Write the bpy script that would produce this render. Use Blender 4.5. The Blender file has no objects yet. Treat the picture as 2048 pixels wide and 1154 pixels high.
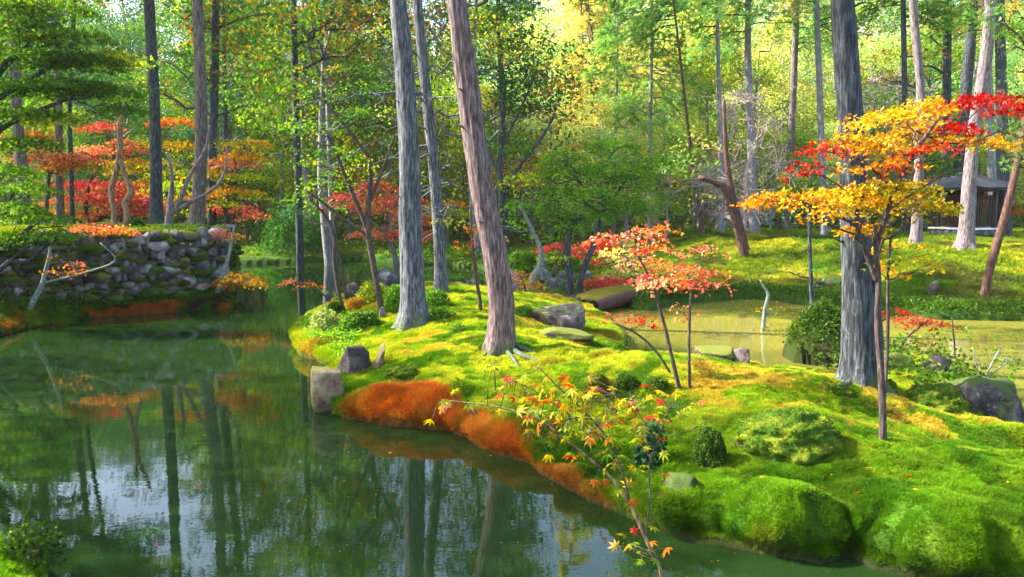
import bpy, math, random
import numpy as np
from mathutils import Vector

# ---------------------------------------------------------------- camera, light, exposure
scene = bpy.context.scene
COL = scene.collection
PITCH = math.atan((577 - 400) / 1593.0)
CAM = np.array([0.0, 0.0, 2.7])
cam_d = bpy.data.cameras.new('camera')
cam = bpy.data.objects.new('camera', cam_d)
COL.objects.link(cam)
cam.location = CAM
cam.rotation_euler = (math.pi / 2 - PITCH, 0, 0)
cam_d.sensor_width = 36.0
cam_d.lens = 28.0
cam_d.clip_end = 2000
scene.camera = cam

SUN_TO = np.array([-0.80, 0.14, 0.66])
SUN_TO = SUN_TO / np.linalg.norm(SUN_TO)
SUN_EL = math.asin(SUN_TO[2])
SUN_AZ = math.atan2(SUN_TO[0], SUN_TO[1])
world = bpy.data.worlds.new('World')
scene.world = world
world.use_nodes = True
wn = world.node_tree
wn.nodes.clear()
wo = wn.nodes.new('ShaderNodeOutputWorld')
wb = wn.nodes.new('ShaderNodeBackground')
ws = wn.nodes.new('ShaderNodeTexSky')
ws.sky_type = 'NISHITA'
ws.sun_disc = False
ws.sun_elevation = SUN_EL
ws.sun_rotation = SUN_AZ
ws.air_density = 1.0
ws.dust_density = 2.5
wb.inputs['Strength'].default_value = 0.15
wn.links.new(ws.outputs[0], wb.inputs[0])
wn.links.new(wb.outputs[0], wo.inputs[0])
sun_d = bpy.data.lights.new('sun', 'SUN')
sun_d.energy = 4.3
sun_d.angle = math.radians(0.53)
sun_d.color = (1.0, 0.93, 0.80)
sun = bpy.data.objects.new('sun', sun_d)
COL.objects.link(sun)
sun.location = (-30, 20, 40)
sun.rotation_euler = Vector(SUN_TO).to_track_quat('Z', 'Y').to_euler()
scene.view_settings.view_transform = 'Standard'
scene.view_settings.look = 'None'
scene.view_settings.gamma = 1.0
scene.view_settings.use_curve_mapping = False
scene.view_settings.exposure = 2.3
scene.cycles.use_denoising = True
scene.cycles.max_bounces = 7
scene.cycles.diffuse_bounces = 3
scene.cycles.glossy_bounces = 3
scene.cycles.transmission_bounces = 4
scene.cycles.transparent_max_bounces = 4
scene.cycles.sample_clamp_indirect = 4.0
scene.cycles.caustics_reflective = False
scene.cycles.caustics_refractive = False

F = 1593.0
CP, SP = math.cos(PITCH), math.sin(PITCH)


def ray(px, py):
    u = (px - 1024) / F
    v = (577 - py) / F
    return np.array([u, CP + v * SP, -SP + v * CP])


def at(px, py, Y):
    """point of the place seen at photo position (px, py) and world distance Y"""
    d = ray(px, py)
    return CAM + d * (Y / d[1])


def onz(px, py, z=0.0):
    d = ray(px, py)
    return CAM + d * ((z - CAM[2]) / d[2])


# ---------------------------------------------------------------- numpy noise
_r = np.random.RandomState(7)
_perm = _r.rand(256, 256)


def vnoise(x, y):
    xi = np.floor(x).astype(int)
    yi = np.floor(y).astype(int)
    fx = x - xi
    fy = y - yi
    fx = fx * fx * (3 - 2 * fx)
    fy = fy * fy * (3 - 2 * fy)
    a = _perm[xi & 255, yi & 255]
    b = _perm[(xi + 1) & 255, yi & 255]
    c = _perm[xi & 255, (yi + 1) & 255]
    d = _perm[(xi + 1) & 255, (yi + 1) & 255]
    return (a * (1 - fx) + b * fx) * (1 - fy) + (c * (1 - fx) + d * fx) * fy


def fbm(x, y, o=4, s=1.0):
    x = np.asarray(x, float) * s
    y = np.asarray(y, float) * s
    t = 0
    a = 0.5
    n = 0
    for k in range(o):
        t = t + a * vnoise(x + 17.3 * k, y - 9.1 * k)
        n += a
        a *= 0.5
        x = x * 2.03
        y = y * 2.03
    return t / n


def smooth(a, b, t):
    t = np.clip((t - a) / (b - a), 0, 1)
    return t * t * (3 - 2 * t)


# ---------------------------------------------------------------- land outlines
def poly(pts):
    return np.array([onz(p[0], p[1], p[2] if len(p) > 2 else 0.0)[:2] for p in pts])


ISLAND = poly([(590, 686), (604, 712), (640, 724), (672, 745), (664, 775), (640, 800), (660, 828), (700, 838), (760, 848), (800, 852), (850, 858), (900, 861),
               (930, 873), (955, 893), (1000, 907), (1060, 925), (1110, 962), (1180, 1003), (1270, 1038), (1330, 1062),
               (1400, 1085), (1470, 1100), (1560, 1112), (1640, 1124), (1700, 1116), (1740, 1142), (1850, 1162), (1960, 1160),
               (2080, 1180), (2300, 1200), (2600, 1130), (2500, 1000, .2), (2250, 930, .3), (2060, 866, .36), (2000, 800, .1),
               (1950, 765, .1), (1900, 735, .1), (1850, 712, .1), (1780, 705, .1), (1745, 722, .1), (1690, 738, .3), (1600, 735, .3),
               (1530, 733, .3), (1500, 722, .25), (1400, 712, .2), (1340, 703, .3), (1260, 697, .3), (1232, 680, .2),
               (1215, 655, .1), (1190, 632, .1), (1150, 612, .1), (1100, 600, .15), (1030, 590, .2), (950, 584, .2),
               (850, 581, .2), (770, 586, .2), (700, 594, .1), (655, 612, .1), (618, 640, .1), (600, 665, .05)])
LEFT = np.array([[-60, 9], [-14, 9.6]] + [list(onz(*p)[:2]) for p in [
    (0, 674), (60, 656), (100, 648), (135, 652), (160, 640), (200, 634), (300, 628), (380, 622), (450, 619), (473, 612), (470, 600),
    (440, 590), (425, 560), (412, 536)]] + [[-16, 36], [-60, 36]])
FAR = np.array([[-120, 34.8]] + [list(onz(*p)[:2]) for p in [
    (100, 530), (400, 531), (480, 530), (560, 527), (640, 524), (720, 521), (800, 528), (900, 531), (960, 538), (1000, 562),
    (1030, 592), (1100, 602), (1160, 601), (1185, 592), (1240, 590), (1262, 620), (1300, 623), (1340, 612), (1390, 607), (1500, 598),
    (1560, 604), (1620, 614), (1690, 625), (1780, 632), (1880, 640), (2048, 643), (2300, 640), (2900, 620)]]
    + [[120, 24], [160, 200], [-160, 200]])
ISLET = poly([(1562, 712), (1590, 726), (1640, 734), (1700, 738), (1760, 733), (1770, 706), (1700, 688), (1620, 690), (1580, 700)])
CORNER = poly([(-300, 1030), (-100, 1060), (0, 1098), (40, 1122), (85, 1160), (120, 1300)])
CORNER = np.vstack([CORNER, [[-2.4, 3.0], [-9, 3.0], [-9, 7.0]]])
NEAR = np.array([[-30, -5], [-30, 3.0], [-2.0, 3.2], [0, 3.9], [1.6, 4.1], [4, 3.7], [12, 3.3], [30, 3], [30, -5]])
TERRACE = np.array([list(onz(-300, 470, 1.85)[:2]), list(onz(-60, 520, 1.5)[:2]), list(onz(60, 505, 1.6)[:2]), list(onz(200, 490, 1.7)[:2]),
                    list(onz(320, 486, 1.75)[:2]), list(onz(395, 482, 1.8)[:2])])
TERRACE = np.array([[-16.5, 15.6], [-13.2, 16.6], [-10.6, 18.1], [-8.6, 19.6], [-7.75, 20.8], [-8.3, 23.2], [-11, 27], [-18, 31], [-60, 32], [-60, 14]])


def sdf(P, x, y):
    """signed distance to polygon, positive inside"""
    x = np.asarray(x, float)
    y = np.asarray(y, float)
    best = np.full(x.shape, 1e9)
    inside = np.zeros(x.shape, bool)
    n = len(P)
    for i in range(n):
        ax, ay = P[i]
        bx, by = P[(i + 1) % n]
        dx, dy = bx - ax, by - ay
        L = dx * dx + dy * dy + 1e-12
        t = np.clip(((x - ax) * dx + (y - ay) * dy) / L, 0, 1)
        best = np.minimum(best, (x - ax - t * dx) ** 2 + (y - ay - t * dy) ** 2)
        c = ((ay > y) != (by > y)) & (x < (bx - ax) * (y - ay) / (by - ay + 1e-12) + ax)
        inside ^= c
    return np.where(inside, 1, -1) * np.sqrt(best)


# mounds: photo x, y of the top, assumed height there, radius x, radius y, extra height
MOUNDS = []
for (px, py, z, rx, ry, h) in [
        (1575, 850, .6, .62, .40, .22), (1560, 985, .40, .80, .50, .12), (1825, 1050, .34, .55, .40, .09),
        (1880, 800, .55, .5, .35, .08), (2000, 960, .6, 1.1, .5, .16), (1760, 880, .6, .35, .3, .05),
        (1380, 960, .35, .4, .3, .12), (1712, 1040, .25, .22, .45, -.20), (1470, 1030, .2, .16, .3, -.10), (1640, 775, .6, .7, .4, .05), (1003, 712, .72, .6, .5, .10), (827, 660, .75, .7, .6, .10),
        (1722, 780, .62, .6, .5, .07), (850, 790, .30, .9, .35, .10), (1010, 850, .30, .45, .3, .12), (740, 800, .25, .5, .3, .08),
        (1180, 670, .5, .9, .5, .10), (860, 700, .6, 1.0, .5, .08), (760, 700, .5, .6, .6, .12), (1250, 780, .5, .9, .4, .05), (1900, 880, .62, 1.2, .45, .12)]:
    w = onz(px, py, z)
    MOUNDS.append((w[0], w[1], rx, ry, h))


def height(x, y):
    x = np.atleast_1d(np.asarray(x, float))
    y = np.atleast_1d(np.asarray(y, float))
    wx = x + 0.10 * (fbm(x, y, 3, 2.2) - .5)
    wy = y + 0.10 * (fbm(x + 31, y + 7, 3, 2.2) - .5)
    z = np.full(x.shape, -0.7)
    # island
    d = sdf(ISLAND, wx, wy)
    lipw = 0.20 + 0.45 * smooth(.35, .7, fbm(x, y, 2, 1.3))
    liph = 0.20 + 0.14 * fbm(x + 5, y, 2, 1.2)
    t = np.clip(d / lipw, 0, 1)
    fr_ = smooth(-.6, 1.6, x) * (1 - smooth(8.0, 9.5, y))
    lump = fbm(x + 40, y - 12, 3, 1.9)
    liph = liph * (1 - fr_) + fr_ * (.24 + (-.13 + .24 * smooth(.38, .62, lump)) * (1 - smooth(.15, .9, d)))
    zi = liph * np.sqrt(1 - (1 - t) ** 2) + 0.34 * (smooth(0.1, 2.4, d) * (1 - fr_) + smooth(.35, 3.0, d) * fr_) + 0.08 * smooth(1.0, 3.5, d)
    m = 0
    for (mx, my, rx, ry, h) in MOUNDS:
        m = m + h * np.exp(-((x - mx) / rx) ** 2 - ((y - my) / ry) ** 2)
    zi = zi + m * smooth(0, .35, d)
    zi = zi + (fbm(x, y, 4, 3.0) - .5) * 0.13 * smooth(0, .3, d) + (fbm(x, y, 3, 9.0) - .5) * 0.06 * smooth(0, .15, d)
    z = np.where(d > -0.02, np.maximum(z, zi), z)
    z = np.where(d <= -0.02, np.maximum(z, -0.7 + 0.66 * smooth(-0.8, 0.0, d)), z)
    # left bank and terrace
    d = sdf(LEFT, wx, wy)
    dt = sdf(TERRACE, wx, wy)
    t = np.clip(d / .35, 0, 1)
    zl = 0.13 * np.sqrt(1 - (1 - t) ** 2) + 0.36 * np.clip(d, 0, 2.0) + (fbm(x, y, 4, 2.2) - .42) * .42 * smooth(0, .5, d)
    zl = np.where(dt > 0, zl + (1.93 - zl) * smooth(0.05, .45, dt), zl) + .1 * (fbm(x, y, 3, .8) - .5) * (dt > .4)
    z = np.where(d > 0, np.maximum(z, zl), z)
    # far land
    d = sdf(FAR, wx, wy)
    t = np.clip(d / .4, 0, 1)
    right = smooth(2.0, 7.0, x - 0.12 * (y - 20))
    zr = 0.22 * np.sqrt(1 - (1 - t) ** 2) + 1.05 * smooth(0.0, 6.5, d) * right + (0.30 * smooth(0, 5, d)) * (1 - right)
    zr = zr + (fbm(x, y, 3, .45) - .5) * .55 * smooth(.5, 4, d) * (0.35 + .65 * right) + (fbm(x, y, 3, 3.) - .5) * .10 * smooth(0, .5, d)
    zr = zr + 17 * smooth(44, 110, y + 2.0 * (fbm(x, y, 2, .03) - .5)) * 0.9
    z = np.where(d > 0, np.maximum(z, zr), z)
    d = sdf(ISLET, wx, wy)
    t = np.clip(d / .5, 0, 1)
    zs = 0.55 * np.sqrt(1 - (1 - t) ** 2) + (fbm(x, y, 4, 4.0) - .5) * .25 * smooth(0, .2, d)
    z = np.where(d > 0, np.maximum(z, zs), z)
    for Q, lh, sl in ((CORNER, .26, .1), (NEAR, .3, .06)):
        d = sdf(Q, wx, wy)
        t = np.clip(d / .3, 0, 1)
        zc = lh * np.sqrt(1 - (1 - t) ** 2) + sl * np.clip(d, 0, 3) + (fbm(x, y, 3, 4) - .5) * .08 * smooth(0, .3, d)
        z = np.where(d > 0, np.maximum(z, zc), z)
    return z


def overhang(x, y, z):
    """the moss rim of the island bulges out over the water"""
    d = sdf(ISLAND, x, y)
    e = .02
    k = (np.abs(d) < .9) & (z > .02) & (x < 9) & (x > -6)
    gx_ = np.zeros_like(x)
    gy2 = np.zeros_like(x)
    if k.any():
        gx_[k] = (sdf(ISLAND, x[k] + e, y[k]) - sdf(ISLAND, x[k] - e, y[k])) / (2 * e)
        gy2[k] = (sdf(ISLAND, x[k], y[k] + e) - sdf(ISLAND, x[k], y[k] - e)) / (2 * e)
    am = .20 * smooth(.04, .22, z) * (1 - smooth(.10, .75, d)) * (.35 + .9 * fbm(x + 3, y, 2, 2.)) * k
    return x - gx_ * am, y - gy2 * am


def hz(x, y):
    return float(height([x], [y])[0])


def ground(px, py, z0=0.5):
    """where the line of sight through photo point (px, py) first meets the ground"""
    d = ray(px, py)
    ys = np.linspace(4.3, 70, 2600)
    t = ys / d[1]
    X = CAM[0] + d[0] * t
    Z = CAM[2] + d[2] * t
    H = np.maximum(height(X, ys), -5)
    k = np.argmax(Z <= H)
    if not (Z <= H).any():
        k = len(ys) - 1
    return np.array([X[k], ys[k], H[k]])


# ---------------------------------------------------------------- mesh helpers
def mesh_np(name, V, T, mat=None, col=None, smooth_sh=False):
    me = bpy.data.meshes.new(name)
    V = np.ascontiguousarray(V, dtype=np.float32)
    T = np.ascontiguousarray(T, dtype=np.int32)
    me.vertices.add(len(V))
    me.vertices.foreach_set('co', V.ravel())
    k = T.shape[1]
    me.loops.add(T.size)
    me.loops.foreach_set('vertex_index', T.ravel())
    me.polygons.add(len(T))
    me.polygons.foreach_set('loop_start', np.arange(0, T.size, k, dtype=np.int32))
    me.polygons.foreach_set('loop_total', np.full(len(T), k, dtype=np.int32))
    me.update(calc_edges=True)
    if smooth_sh:
        me.polygons.foreach_set('use_smooth', np.ones(len(T), bool))
    if col is not None:
        a = me.color_attributes.new('col', 'FLOAT_COLOR', 'POINT')
        c = np.ones((len(V), 4), np.float32)
        c[:, :3] = col
        a.data.foreach_set('color', c.ravel())
    if mat:
        me.materials.append(mat)
    return me


def link(name, me, parent=None, loc=None, **props):
    o = bpy.data.objects.new(name, me)
    COL.objects.link(o)
    if parent is not None:
        o.parent = parent
    if loc is not None:
        o.location = [float(v) for v in loc]
    for k, v in props.items():
        o[k] = v
    return o


def empty(name, loc, label, category, group=None):
    o = bpy.data.objects.new(name, None)
    COL.objects.link(o)
    o.location = [float(v) for v in loc]
    o.empty_display_size = .2
    o['label'] = label
    o['category'] = category
    if group:
        o['group'] = group
    return o


def tag(o, label, category, group=None):
    o['label'] = label
    o['category'] = category
    if group:
        o['group'] = group
    return o


class Buf:
    def __init__(s):
        s.V = []
        s.T = []
        s.C = []
        s.n = 0

    def add(s, V, T, C=None):
        V = np.asarray(V, float)
        T = np.asarray(T, int)
        s.V.append(V)
        s.T.append(T + s.n)
        if C is not None:
            C = np.asarray(C, float)
            if C.ndim == 1:
                C = np.tile(C, (len(V), 1))
            s.C.append(C)
        s.n += len(V)

    def mesh(s, name, mat, off=(0, 0, 0), smooth_sh=False):
        V = np.vstack(s.V) - np.asarray(off)
        return mesh_np(name, V, np.vstack(s.T), mat, np.vstack(s.C) if s.C else None, smooth_sh)


def norm(v):
    return v / (np.linalg.norm(v, axis=-1, keepdims=True) + 1e-9)


def smooth_path(P, R, sub):
    """Catmull-Rom through P (n,3), radii R"""
    P = np.asarray(P, float)
    R = np.asarray(R, float)
    if len(P) < 2 or sub <= 1:
        return P, R
    Q = np.vstack([2 * P[0] - P[1], P, 2 * P[-1] - P[-2]])
    out, ro = [], []
    for i in range(len(P) - 1):
        p0, p1, p2, p3 = Q[i:i + 4]
        for k in range(sub):
            t = k / sub
            out.append(.5 * ((2 * p1) + (-p0 + p2) * t + (2 * p0 - 5 * p1 + 4 * p2 - p3) * t * t + (-p0 + 3 * p1 - 3 * p2 + p3) * t ** 3))
            ro.append(R[i] * (1 - t) + R[i + 1] * t)
    out.append(P[-1])
    ro.append(R[-1])
    return np.array(out), np.array(ro)


def tube(P, R, sides=8, ridges=None, rng=None, cap=True):
    """tube along path; ridges = array (n, sides) multiplier of radius"""
    P = np.asarray(P, float)
    R = np.asarray(R, float)
    n = len(P)
    T = norm(np.gradient(P, axis=0))
    a = np.tile([0., 1., 0.], (n, 1)) if abs(T[:, 1]).mean() < .8 else np.tile([1., 0, 0.], (n, 1))
    X = norm(np.cross(a, T))
    Y = np.cross(T, X)
    th = np.linspace(0, 2 * np.pi, sides, endpoint=False)
    c, s = np.cos(th), np.sin(th)
    rr = R[:, None] * (ridges if ridges is not None else 1.0) * np.ones((n, sides))
    V = P[:, None, :] + rr[:, :, None] * (X[:, None, :] * c[None, :, None] + Y[:, None, :] * s[None, :, None])
    V = V.reshape(-1, 3)
    i = np.arange(n - 1)[:, None] * sides
    j = np.arange(sides)[None, :]
    j2 = (j + 1) % sides
    A, B, C_, D = (i + j).ravel(), (i + j2).ravel(), (i + sides + j2).ravel(), (i + sides + j).ravel()
    F_ = np.vstack([np.stack([A, B, C_], 1), np.stack([A, C_, D], 1)])
    if cap:
        V = np.vstack([V, P[-1:]])
        e = (n - 1) * sides
        F_ = np.vstack([F_, np.stack([e + np.arange(sides), e + (np.arange(sides) + 1) % sides, np.full(sides, len(V) - 1)], 1)])
    return V, F_


# leaf templates in a local frame: x along the leaf, z up ------------------------------------
def tpl_diamond():
    V = np.array([[-.5, 0, 0], [0, -.28, .06], [.5, 0, -.04], [0, .28, .06]])
    return V, np.array([[0, 1, 2], [0, 2, 3]])


def tpl_maple3():
    V, T = [], []
    for a, l in ((-62, .42), (0, .55), (62, .42)):
        a = math.radians(a)
        d = np.array([math.cos(a), math.sin(a), 0])
        p = np.array([-d[1], d[0], 0])
        b = len(V)
        V += [[-.05, 0, 0], list(d * l * .5 + p * .15 + np.array([0, 0, .05])), list(d * l - np.array([0, 0, .08])), list(d * l * .5 - p * .15 + np.array([0, 0, .05]))]
        T += [[b, b + 3, b + 2], [b, b + 2, b + 1]]
    return np.array(V), np.array(T)


def tpl_maple7():
    V = [[0, 0, 0.03]]
    angs = [-125, -82, -40, 0, 40, 82, 125]
    ls = [.26, .42, .52, .58, .52, .42, .26]
    T = []
    for a, l in zip(angs, ls):
        a = math.radians(a)
        d = np.array([math.cos(a), math.sin(a), 0])
        p = np.array([-d[1], d[0], 0])
        b = len(V)
        V += [list(d * l * .45 + p * .075), list(d * l + np.array([0, 0, -.1])), list(d * l * .45 - p * .075)]
        T += [[0, b + 2, b + 1], [0, b + 1, b]]
    return np.array(V), np.array(T)


def tpl_needle():
    V, T = [], []
    rr = np.random.RandomState(3)
    for k in range(5):
        a = math.radians(-60 + 30 * k)
        d = np.array([math.cos(a), math.sin(a), rr.uniform(-.3, .25)])
        p = np.array([-d[1], d[0], 0]) * .07
        b = len(V)
        V += [list(-p), list(p), list(d * .6)]
        T += [[b, b + 1, b + 2]]
    return np.array(V), np.array(T)


def tpl_frond():
    """flat scale-leaf spray of a cypress"""
    V, T = [], []
    for (x, a, l) in ((-.5, 0, 1.0), (-.3, 40, .38), (-.3, -40, .38), (-.05, 38, .36), (-.05, -38, .36), (.2, 30, .26), (.2, -30, .26)):
        a = math.radians(a)
        d = np.array([math.cos(a), math.sin(a), -.12])
        p = np.array([-d[1], d[0], 0]) * .07
        o = np.array([x, 0, 0])
        b = len(V)
        V += [list(o - p), list(o + p), list(o + d * l)]
        T += [[b, b + 1, b + 2]]
    return np.array(V), np.array(T)


TPL = {'diamond': tpl_diamond(), 'maple3': tpl_maple3(), 'maple7': tpl_maple7(), 'needle': tpl_needle(), 'frond': tpl_frond()}


def leaves(buf, P, size, cols, kind, rng, up=.75, dirs=None, droop=.15):
    """add a leaf at every row of P"""
    V0, T0 = TPL[kind]
    n = len(P)
    if n == 0:
        return
    nrm = rng.normal(size=(n, 3)) * (1 - up) * 1.1
    nrm[:, 2] += up + .1
    Z = norm(nrm)
    if dirs is None:
        dirs = rng.normal(size=(n, 3))
        dirs[:, 2] -= droop
    X = norm(dirs - (dirs * Z).sum(1, keepdims=True) * Z)
    X[:, 2] -= droop * .6
    X = norm(X)
    Y = norm(np.cross(Z, X))
    Z = np.cross(X, Y)
    s = size * rng.uniform(.65, 1.25, n)
    V = P[:, None, :] + s[:, None, None] * (V0[None, :, 0, None] * X[:, None, :] + V0[None, :, 1, None] * Y[:, None, :] + V0[None, :, 2, None] * Z[:, None, :])
    T = T0[None] + (np.arange(n) * len(V0))[:, None, None]
    C = np.repeat(cols, len(V0), axis=0)
    buf.add(V.reshape(-1, 3), T.reshape(-1, 3), C)


# palettes: linear base colours with weights
PAL = {
    'green': [((0.06875, 0.175, 0.0125), 5), ((0.125, 0.25, 0.015), 4), ((0.0375, 0.1063, 0.0125), 3), ((0.25, 0.3125, 0.01875), 1)],
    'brightgreen': [((0.125, 0.3, 0.015), 5), ((0.2125, 0.375, 0.01875), 3), ((0.0625, 0.1625, 0.0125), 2)],
    'dark': [((0.0225, 0.06875, 0.0125), 5), ((0.04375, 0.1125, 0.0175), 4), ((0.075, 0.1625, 0.015), 1)],
    'darkorange': [((.030, .09, .014), 5), ((.055, .14, .016), 4), ((.46, .18, .02), 2.6), ((.16, .22, .02), 2.4), ((.30, .26, .05), .8)],
    'hinoki': [((0.04375, 0.1375, 0.0175), 5), ((0.075, 0.2, 0.01875), 3), ((0.525, 0.2125, 0.025), 1.8), ((0.25, 0.25, 0.01875), 1.5)],
    'yg': [((0.338, 0.429, 0.0195), 5), ((0.494, 0.494, 0.026), 3), ((0.156, 0.286, 0.0156), 3)],
    'gold': [((0.6409, 0.3647, 0.01326), 5), ((0.7293, 0.4641, 0.0221), 3), ((0.6851, 0.2431, 0.01105), 2.5), ((0.3315, 0.2984, 0.01326), 1)],
    'goldgreen': [((0.442, 0.306, 0.0102), 4), ((0.289, 0.272, 0.0102), 3), ((0.51, 0.221, 0.0085), 1.5), ((0.119, 0.17, 0.0085), 1.5)],
    'orange': [((0.561, 0.17, 0.01275), 5), ((0.578, 0.255, 0.017), 3), ((0.527, 0.085, 0.017), 2)],
    'orangeyellow': [((0.527, 0.187, 0.0102), 4), ((0.527, 0.306, 0.01275), 4), ((0.255, 0.238, 0.0102), 2)],
    'coral': [((.66, .26, .14), 4), ((.62, .14, .06), 4), ((.64, .22, .07), 3), ((.52, .05, .035), 1.2), ((.45, .32, .06), 1)],
    'red': [((0.4675, 0.0102, 0.0068), 6), ((0.34, 0.0068, 0.0085), 2), ((0.527, 0.034, 0.0085), 2)],
    'redpink': [((.60, .07, .07), 4), ((.66, .16, .11), 4), ((.50, .02, .03), 1.5), ((.62, .24, .08), 1.2)],
    'crimson': [((.42, .02, .04), 3), ((.58, .07, .06), 4), ((.62, .16, .09), 2)],
    'pale': [((.42, .52, .12), 5), ((.56, .58, .18), 2), ((.26, .42, .10), 4), ((.66, .44, .09), 1.0), ((.14, .26, .05), 1.5)],  # pale sets are lightened to put the central wood's glow into leaf colour
    'paleyellow': [((.60, .54, .13), 5), ((.66, .50, .10), 3), ((.42, .50, .11), 3), ((.70, .38, .08), 1.5)],
    'palegreen': [((.20, .42, .11), 5), ((.30, .50, .14), 3), ((.11, .25, .05), 2.5), ((.62, .44, .07), 1)],
    'bluegreen': [((.03, .10, .035), 5), ((.05, .15, .04), 3)],
    'pine': [((0.0625, 0.2, 0.025), 5), ((0.1125, 0.275, 0.0375), 3), ((0.03125, 0.1, 0.01875), 2)],
    'palepine': [((0.182, 0.364, 0.065), 5), ((0.26, 0.442, 0.078), 3), ((0.104, 0.234, 0.039), 2)],
    'brown': [((.20, .09, .03), 3), ((.12, .06, .025), 3), ((.28, .14, .04), 1)],
    'sapling': [((.24, .26, .008), 6), ((.36, .25, .008), 3), ((.46, .12, .008), 1.4), ((.45, .03, .012), .9), ((.12, .22, .008), 3), ((.20, .07, .05), .4)],
}


def pick(pal, n, rng, jitter=.22):
    cs = np.array([c for c, w in PAL[pal]])
    w = np.array([w for c, w in PAL[pal]], float)
    k = rng.choice(len(cs), size=n, p=w / w.sum())
    c = cs[k]
    b = np.exp(rng.normal(size=(n, 1)) * jitter)
    return np.clip(c * b, .001, .85)


# ---------------------------------------------------------------- materials
def nt(name):
    m = bpy.data.materials.new(name)
    m.use_nodes = True
    t = m.node_tree
    t.nodes.clear()
    out = t.nodes.new('ShaderNodeOutputMaterial')
    return m, t, out


def N(t, kind, **kw):
    n = t.nodes.new(kind)
    for k, v in kw.items():
        if k.startswith('i_'):
            n.inputs[k[2:].replace('_', ' ')].default_value = v
        else:
            setattr(n, k, v)
    return n


def L(t, a, b):
    t.links.new(a, b)


def leaf_material(name='leaf', trans=.52, gloss=.012, instancer=False):
    m, t, out = nt(name)
    at_ = N(t, 'ShaderNodeAttribute', attribute_name='col')
    if instancer:
        at_.attribute_type = 'INSTANCER'
    oi = N(t, 'ShaderNodeObjectInfo')
    hsv = N(t, 'ShaderNodeHueSaturation')
    mr = N(t, 'ShaderNodeMapRange', i_To_Min=.8, i_To_Max=1.2)
    L(t, oi.outputs['Random'], mr.inputs[0])
    L(t, mr.outputs[0], hsv.inputs['Value'])
    L(t, at_.outputs['Color'], hsv.inputs['Color'])
    df = N(t, 'ShaderNodeBsdfDiffuse')
    tr = N(t, 'ShaderNodeBsdfTranslucent')
    L(t, hsv.outputs[0], df.inputs[0])
    h2 = N(t, 'ShaderNodeHueSaturation')
    h2.inputs['Saturation'].default_value = 1.08
    h2.inputs['Value'].default_value = 1.25
    L(t, hsv.outputs[0], h2.inputs['Color'])
    L(t, h2.outputs[0], tr.inputs[0])
    mx = N(t, 'ShaderNodeMixShader')
    mx.inputs[0].default_value = trans
    L(t, df.outputs[0], mx.inputs[1])
    L(t, tr.outputs[0], mx.inputs[2])
    gl = N(t, 'ShaderNodeBsdfGlossy', i_Roughness=.45)
    m2 = N(t, 'ShaderNodeMixShader')
    m2.inputs[0].default_value = gloss
    L(t, mx.outputs[0], m2.inputs[1])
    L(t, gl.outputs[0], m2.inputs[2])
    L(t, m2.outputs[0], out.inputs[0])
    return m


M_LEAF = leaf_material()
M_MOSSTUFT = leaf_material('moss_tuft', .35, .004, True)


def ground_material():
    m, t, out = nt('moss_ground')
    at_ = N(t, 'ShaderNodeAttribute', attribute_name='col')
    geo = N(t, 'ShaderNodeNewGeometry')
    n1 = N(t, 'ShaderNodeTexNoise', i_Scale=55., i_Detail=5.)
    n2 = N(t, 'ShaderNodeTexNoise', i_Scale=260., i_Detail=3.)
    L(t, geo.outputs['Position'], n1.inputs['Vector'])
    L(t, geo.outputs['Position'], n2.inputs['Vector'])
    mr = N(t, 'ShaderNodeMapRange', i_From_Min=.3, i_From_Max=.7, i_To_Min=.45, i_To_Max=1.35)
    L(t, n1.outputs[0], mr.inputs[0])
    mr2 = N(t, 'ShaderNodeMapRange', i_From_Min=.3, i_From_Max=.7, i_To_Min=.6, i_To_Max=1.3)
    L(t, n2.outputs[0], mr2.inputs[0])
    mm = N(t, 'ShaderNodeMath', operation='MULTIPLY')
    L(t, mr.outputs[0], mm.inputs[0])
    L(t, mr2.outputs[0], mm.inputs[1])
    hsv = N(t, 'ShaderNodeHueSaturation')
    L(t, mm.outputs[0], hsv.inputs['Value'])
    L(t, at_.outputs['Color'], hsv.inputs['Color'])
    b = N(t, 'ShaderNodeBsdfPrincipled', i_Roughness=.95)
    b.inputs['Specular IOR Level'].default_value = .15
    b.inputs['Sheen Weight'].default_value = .04
    b.inputs['Sheen Roughness'].default_value = .5
    L(t, hsv.outputs[0], b.inputs['Base Color'])
    L(t, hsv.outputs[0], b.inputs['Sheen Tint'])
    ad = N(t, 'ShaderNodeMath', operation='ADD')
    L(t, n1.outputs[0], ad.inputs[0])
    L(t, n2.outputs[0], ad.inputs[1])
    bp = N(t, 'ShaderNodeBump', i_Strength=.9, i_Distance=.03)
    L(t, ad.outputs[0], bp.inputs['Height'])
    L(t, bp.outputs[0], b.inputs['Normal'])
    L(t, b.outputs[0], out.inputs[0])
    return m


M_GROUND = ground_material()


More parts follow.
